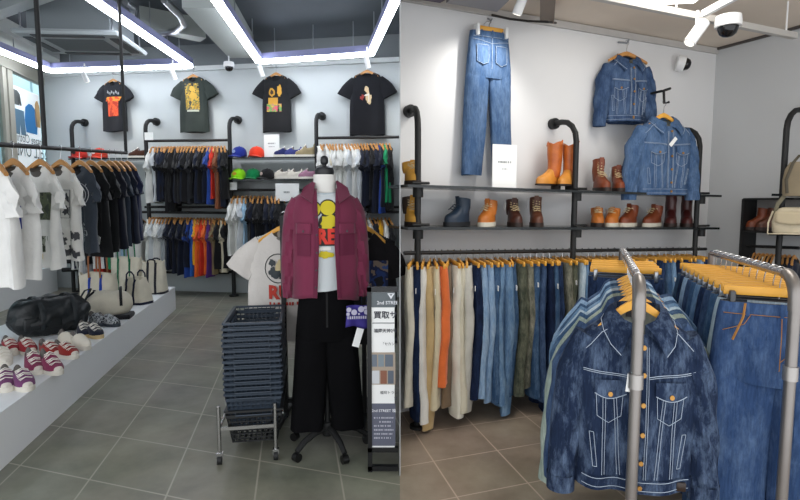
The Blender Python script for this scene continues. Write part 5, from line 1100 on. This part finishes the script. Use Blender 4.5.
m = MB(); c = gf.front(.17, -.7, .012); m.rbox(c, (.035, .012, .03), .003); m.build('security_tag', mat('#2a1c14', .4), jf)
for j, (s, c, lb, o_) in enumerate(((.155, 'jak', 'blue denim jacket directly behind the front washed one', 1.12), (.2, 'greygreen', 'grey-green denim jacket with long sleeve, third on the rack', 1.2), (.245, 'mid', 'mid blue denim jacket, fourth on the silver rack', 1.2), (.29, 'pale', 'very pale washed denim jacket, fifth on the silver rack', 1.15), (.33, 'sky', 'sky blue denim jacket, sixth on the silver rack', 1.2), (.385, 'mid', 'mid blue denim jacket, seventh on the silver rack', 1.15), (.44, 'light', 'light blue denim jacket, eighth on the silver rack', 1.2), (.5, 'jak', 'blue denim jacket, ninth and last on the silver rack', 1.15))):
    pp_ = jrail(s); put_jacket(pp_, ja + .26 + .012 * j, DM[c], lb, 111 + j, sx=.96 + .02 * j, sz=1.06, detail=0, W=.235, L=.58 + .02 * (j % 3), sleeve=.62 + (.05 if c == 'greygreen' else 0), group='denim jackets on the silver rack', out=o_)
def put_jeans(p, a, dm, label, seed, W=.17, L=1.0, detail=0, hk=True, group=None, sep=.09, hsep=.11, clip=True, hem=.09, lw=.1, d=.045):
    mb, pf = pants_mb(W=W, cro=.28, L=L, lw=lw, hem=hem, d=d, sep=sep, hsep=hsep, seed=seed, fold=.015); o = mb.build('jeans', [dm, cloth('#39404a')], None, p + V((0, 0, -.115)), a); tag(o, label, 'jeans', group)
    if detail: jeans_detail(o, pf, W, False, dm)
    h = thing('clip_hanger', 'clip hanger holding the ' + ' '.join(label.split()[:10]), 'hanger', p, a, 'clip hangers on the silver racks'); MB().rbox((0, 0, -.075), (W * 2 * .95, .018, .034), .004).build('bar', WOODY, h); link('hook', HANG[1], h)
    for s in (-1, 1): MB().rbox((s * W * .8, -.012, -.105), (.02, .055, .06), .004).build('clip', mat('#4f5052', .4, .6) if detail else STL, h)
    return o, pf
def krail(s): return K0.lerp(K1, s)
ka = -.5
o, pf = put_jeans(krail(.13), -.42, denim('#354c72', '#6c84a6', (.45, .9)), 'mid blue jeans clipped at the front of the right silver rack', 140, W=.19, L=1.0, detail=1, sep=.1, hsep=.11, group='jeans on the right silver rack', lw=.115, hem=.105)
m = MB(); stitch(m, pf, [(-.115, .0), (-.12, -.05), (-.15, -.14)], .004, .02, 6); m.build('leather_cord', mat('#b07a3a', .6), o)
for j, (s, c, cn) in enumerate(((.19, 'pale', 'bleached pale blue jeans just behind the front blue pair'), (.28, 'mid', 'mid blue jeans with rivets, third on the right silver rack'), (.36, 'jak', 'darker blue jeans, fourth on the right silver rack'), (.44, 'dark', 'dark blue jeans, fifth on the right silver rack'), (.52, 'sky', 'light blue jeans, sixth on the right silver rack'), (.6, 'mid', 'mid blue jeans, seventh on the right silver rack'), (.68, 'jak', 'blue jeans, eighth on the right silver rack'), (.76, 'light', 'pale blue jeans, ninth on the right silver rack'), (.84, 'dark', 'dark blue jeans, tenth on the right silver rack'), (.92, 'mid', 'blue jeans at the far end of the right silver rack'))):
    put_jeans(krail(s), ka - .02 * j + R.uniform(-.05, .05), DM[c], cn, 150 + j, W=.18, detail=0, group='jeans on the right silver rack', L=.98, sep=.1, lw=.11, hsep=.14)
for j, (s, c, cn) in enumerate(((.66, 'dark', 'dark blue jeans behind the jackets, first on the far half of the rack'), (.74, 'jak', 'blue jeans behind the jackets, second on the far half of the rack'), (.82, 'sky', 'light blue jeans behind the jackets, third on the far half of the rack'), (.9, 'dark', 'navy jeans behind the jackets at the far rack end'))):
    put_jeans(jrail(s), -.35, DM[c], cn, 170 + j, W=.19, group='jeans on the far half of the jacket rack', L=.95)
# ---- side wall rack, mirror shelf and bag
t, loc2 = wall_rack([788], [108], 'black pipe rack with dark shelves on the right side wall', [(776, 196, 812, 197, .02, 'shelf'), (773, 235, 812, 236, .02, 'shelf')], wall=SW, off=.34, r=.021)
MO = .12
a_, b_ = SW.at(749, 220, MO), SW.at(800, 220, MO); zt1, zt2 = SW.at(749, 199, MO).z, SW.at(749, 231, MO).z; bx = thing('shelf_unit', 'black framed shelf box with dark boots inside on the side wall', 'shelf', (a_.x, a_.y, zt2), SW.rz); Ld = (V((b_.x, b_.y, 0)) - V((a_.x, a_.y, 0))).length; hh_ = zt1 - zt2
MB().box((0, 0, hh_ / 2 - .3), (.02, .2, hh_ + .6)).build('side_panel', BLKM, bx); MB().box((Ld / 2, 0, hh_), (Ld, .2, .014)).build('top_panel', BLKM, bx); MB().box((Ld / 2, 0, 0), (Ld, .2, .014)).build('shelf', BLKM, bx)
MB().box((Ld / 2, .09, hh_ / 2), (Ld, .012, hh_)).build('back_panel', mat('#8f8d8a', .5), bx)
for px, m_, lb in ((757, RUST, 'brown boot in the dark shelf box, left one'), (767, BRN, 'brown boot in the dark shelf box, right one')):
    q = SW.at(px, 231, MO); q.z = zt2 + .01; boot(q, SW.rz + PI + .9, m_, SB, lb, 'boots in the shelf box', shaft=.13, L=.19, W=.04, laces=False, sc=.95)
garment_row(SW.at(753, 246, .15), SW.at(797, 248, .2), ['black', 'navy', 'charcoal', 'cream', 'black', 'navy', 'white', 'charcoal', 'black', 'navy'], .8, SW.rz + PI / 2, 'the side wall rail', kind='garment', names='garment', wx=.45)
tag(MB().tube([SW.at(747, 246, .15), SW.at(799, 248, .2)], .012, 8).build('clothes_rail', BLKM), 'short black rail of clothes on the right side wall', 'rail')
q = SW.at(792, 234, .38); t = thing('shoulder_bag', 'cream canvas shoulder bag with grey strap on the side wall shelf', 'bag', q, SW.rz + .5); CR_ = mat('#cfc3a8', .8, var=.1, scale=10, bump=.3, bscale=30)
m = MB(); m.loft([[V((W_ * sgp(math.cos(a), .5), .06 * D_ * sgp(math.sin(a), .6), z)) for a in [2 * PI * i / 28 for i in range(28)]] for z, W_, D_ in ((.0, .115, .9), (.02, .125, 1.1), (.09, .13, 1.2), (.15, .115, 1), (.19, .09, .7), (.2, .06, .3))]); m.build('body', CR_, t)
m = MB(); m.grid(lambda u, v: V((-.11 + .22 * u, -.075 - .006 * math.sin(PI * u), .17 - .1 * v + .02 * (2 * u - 1) ** 2 * v)), 10, 5); o = m.build('flap', mat('#c4b698', .8), t); o.modifiers.new('s', 'SOLIDIFY').thickness = .006
m = MB(); m.tube([V((-.115, 0, .12)), V((-.1, 0, .22)), V((-.04, .0, .32)), V((.03, 0, .4)), V((.08, 0, .32)), V((.115, 0, .12))], .014, 6, flat=.3); m.build('strap', mat('#77725f', .8), t)
m = MB(); m.tube([V((-.125, -.03, .17)), V((-.15, -.05, .08)), V((-.15, -.06, .0)), V((-.06, -.075, .004)), V((.06, -.075, .004))], .006, 6); m.build('piping', CR_, t)
q = SW.at(797, 196, .38); t = thing('backpack', 'beige cloth bag with dark straps on the upper side wall shelf', 'bag', q, SW.rz + .3)
m = MB(); m.loft([[V((.09 * W_ * sgp(math.cos(a), .5), .06 * W_ * sgp(math.sin(a), .6), z)) for a in [2 * PI * i / 24 for i in range(24)]] for z, W_ in ((.0, .9), (.02, 1), (.12, 1.02), (.2, .9), (.25, .6))]); m.build('body', mat('#8d8068', .8, var=.1), t)
m = MB(); m.tube([V((-.05, -.065, .02)), V((-.06, -.07, .12)), V((-.03, -.05, .24)), V((0, 0, .3))], .01, 6, flat=.4); m.build('strap', mat('#4c4638'), t)
# ================================================================ camera, light
cam = bpy.data.cameras.new('camera'); co = bpy.data.objects.new('camera', cam); C.objects.link(co); bpy.context.scene.camera = co
cam.sensor_width = 36; cam.lens = 36 * F / 800; cam.clip_start = .05; co.location = CAMP; co.rotation_euler = (PI / 2 - PITCH, 0, 0)
w = bpy.data.worlds.new('world'); bpy.context.scene.world = w; w.use_nodes = True; bg = w.node_tree.nodes['Background']; bg.inputs[0].default_value = (.93, .96, 1, 1); bg.inputs[1].default_value = 1.45
sc = bpy.context.scene; sc.view_settings.view_transform = 'Standard'; sc.view_settings.look = 'None'; sc.view_settings.gamma = 1; sc.view_settings.exposure = .35
def lamp(loc, d, e, size=1.2, col=(1, .97, .92), par=None, rad=.03):
    l = bpy.data.lights.new('spot', 'SPOT'); l.energy = e; l.spot_size = size; l.spot_blend = .9; l.color = col; l.shadow_soft_size = rad
    o = bpy.data.objects.new('spot_lamp', l); C.objects.link(o); o.location = loc; o.rotation_euler = V(d).to_track_quat('-Z', 'Y').to_euler(); return o
p = G(521, 3, 2.78); lamp(p + V((-.03, .03, -.1)), (-.35, .5, -.85), 16, 2.0)
p = G(702, 17, 2.5); lamp(p + V((-.12, -.03, -.12)), (-.55, .1, -.75), 14, 2.0)
for px, py in ((85, 77), (173, 74), (261, 71), (367, 62)): p = G(px, py, 3.42); lamp(p + V((.03, .04, -.1)), (.25, .5, -.9), 18, 1.6)
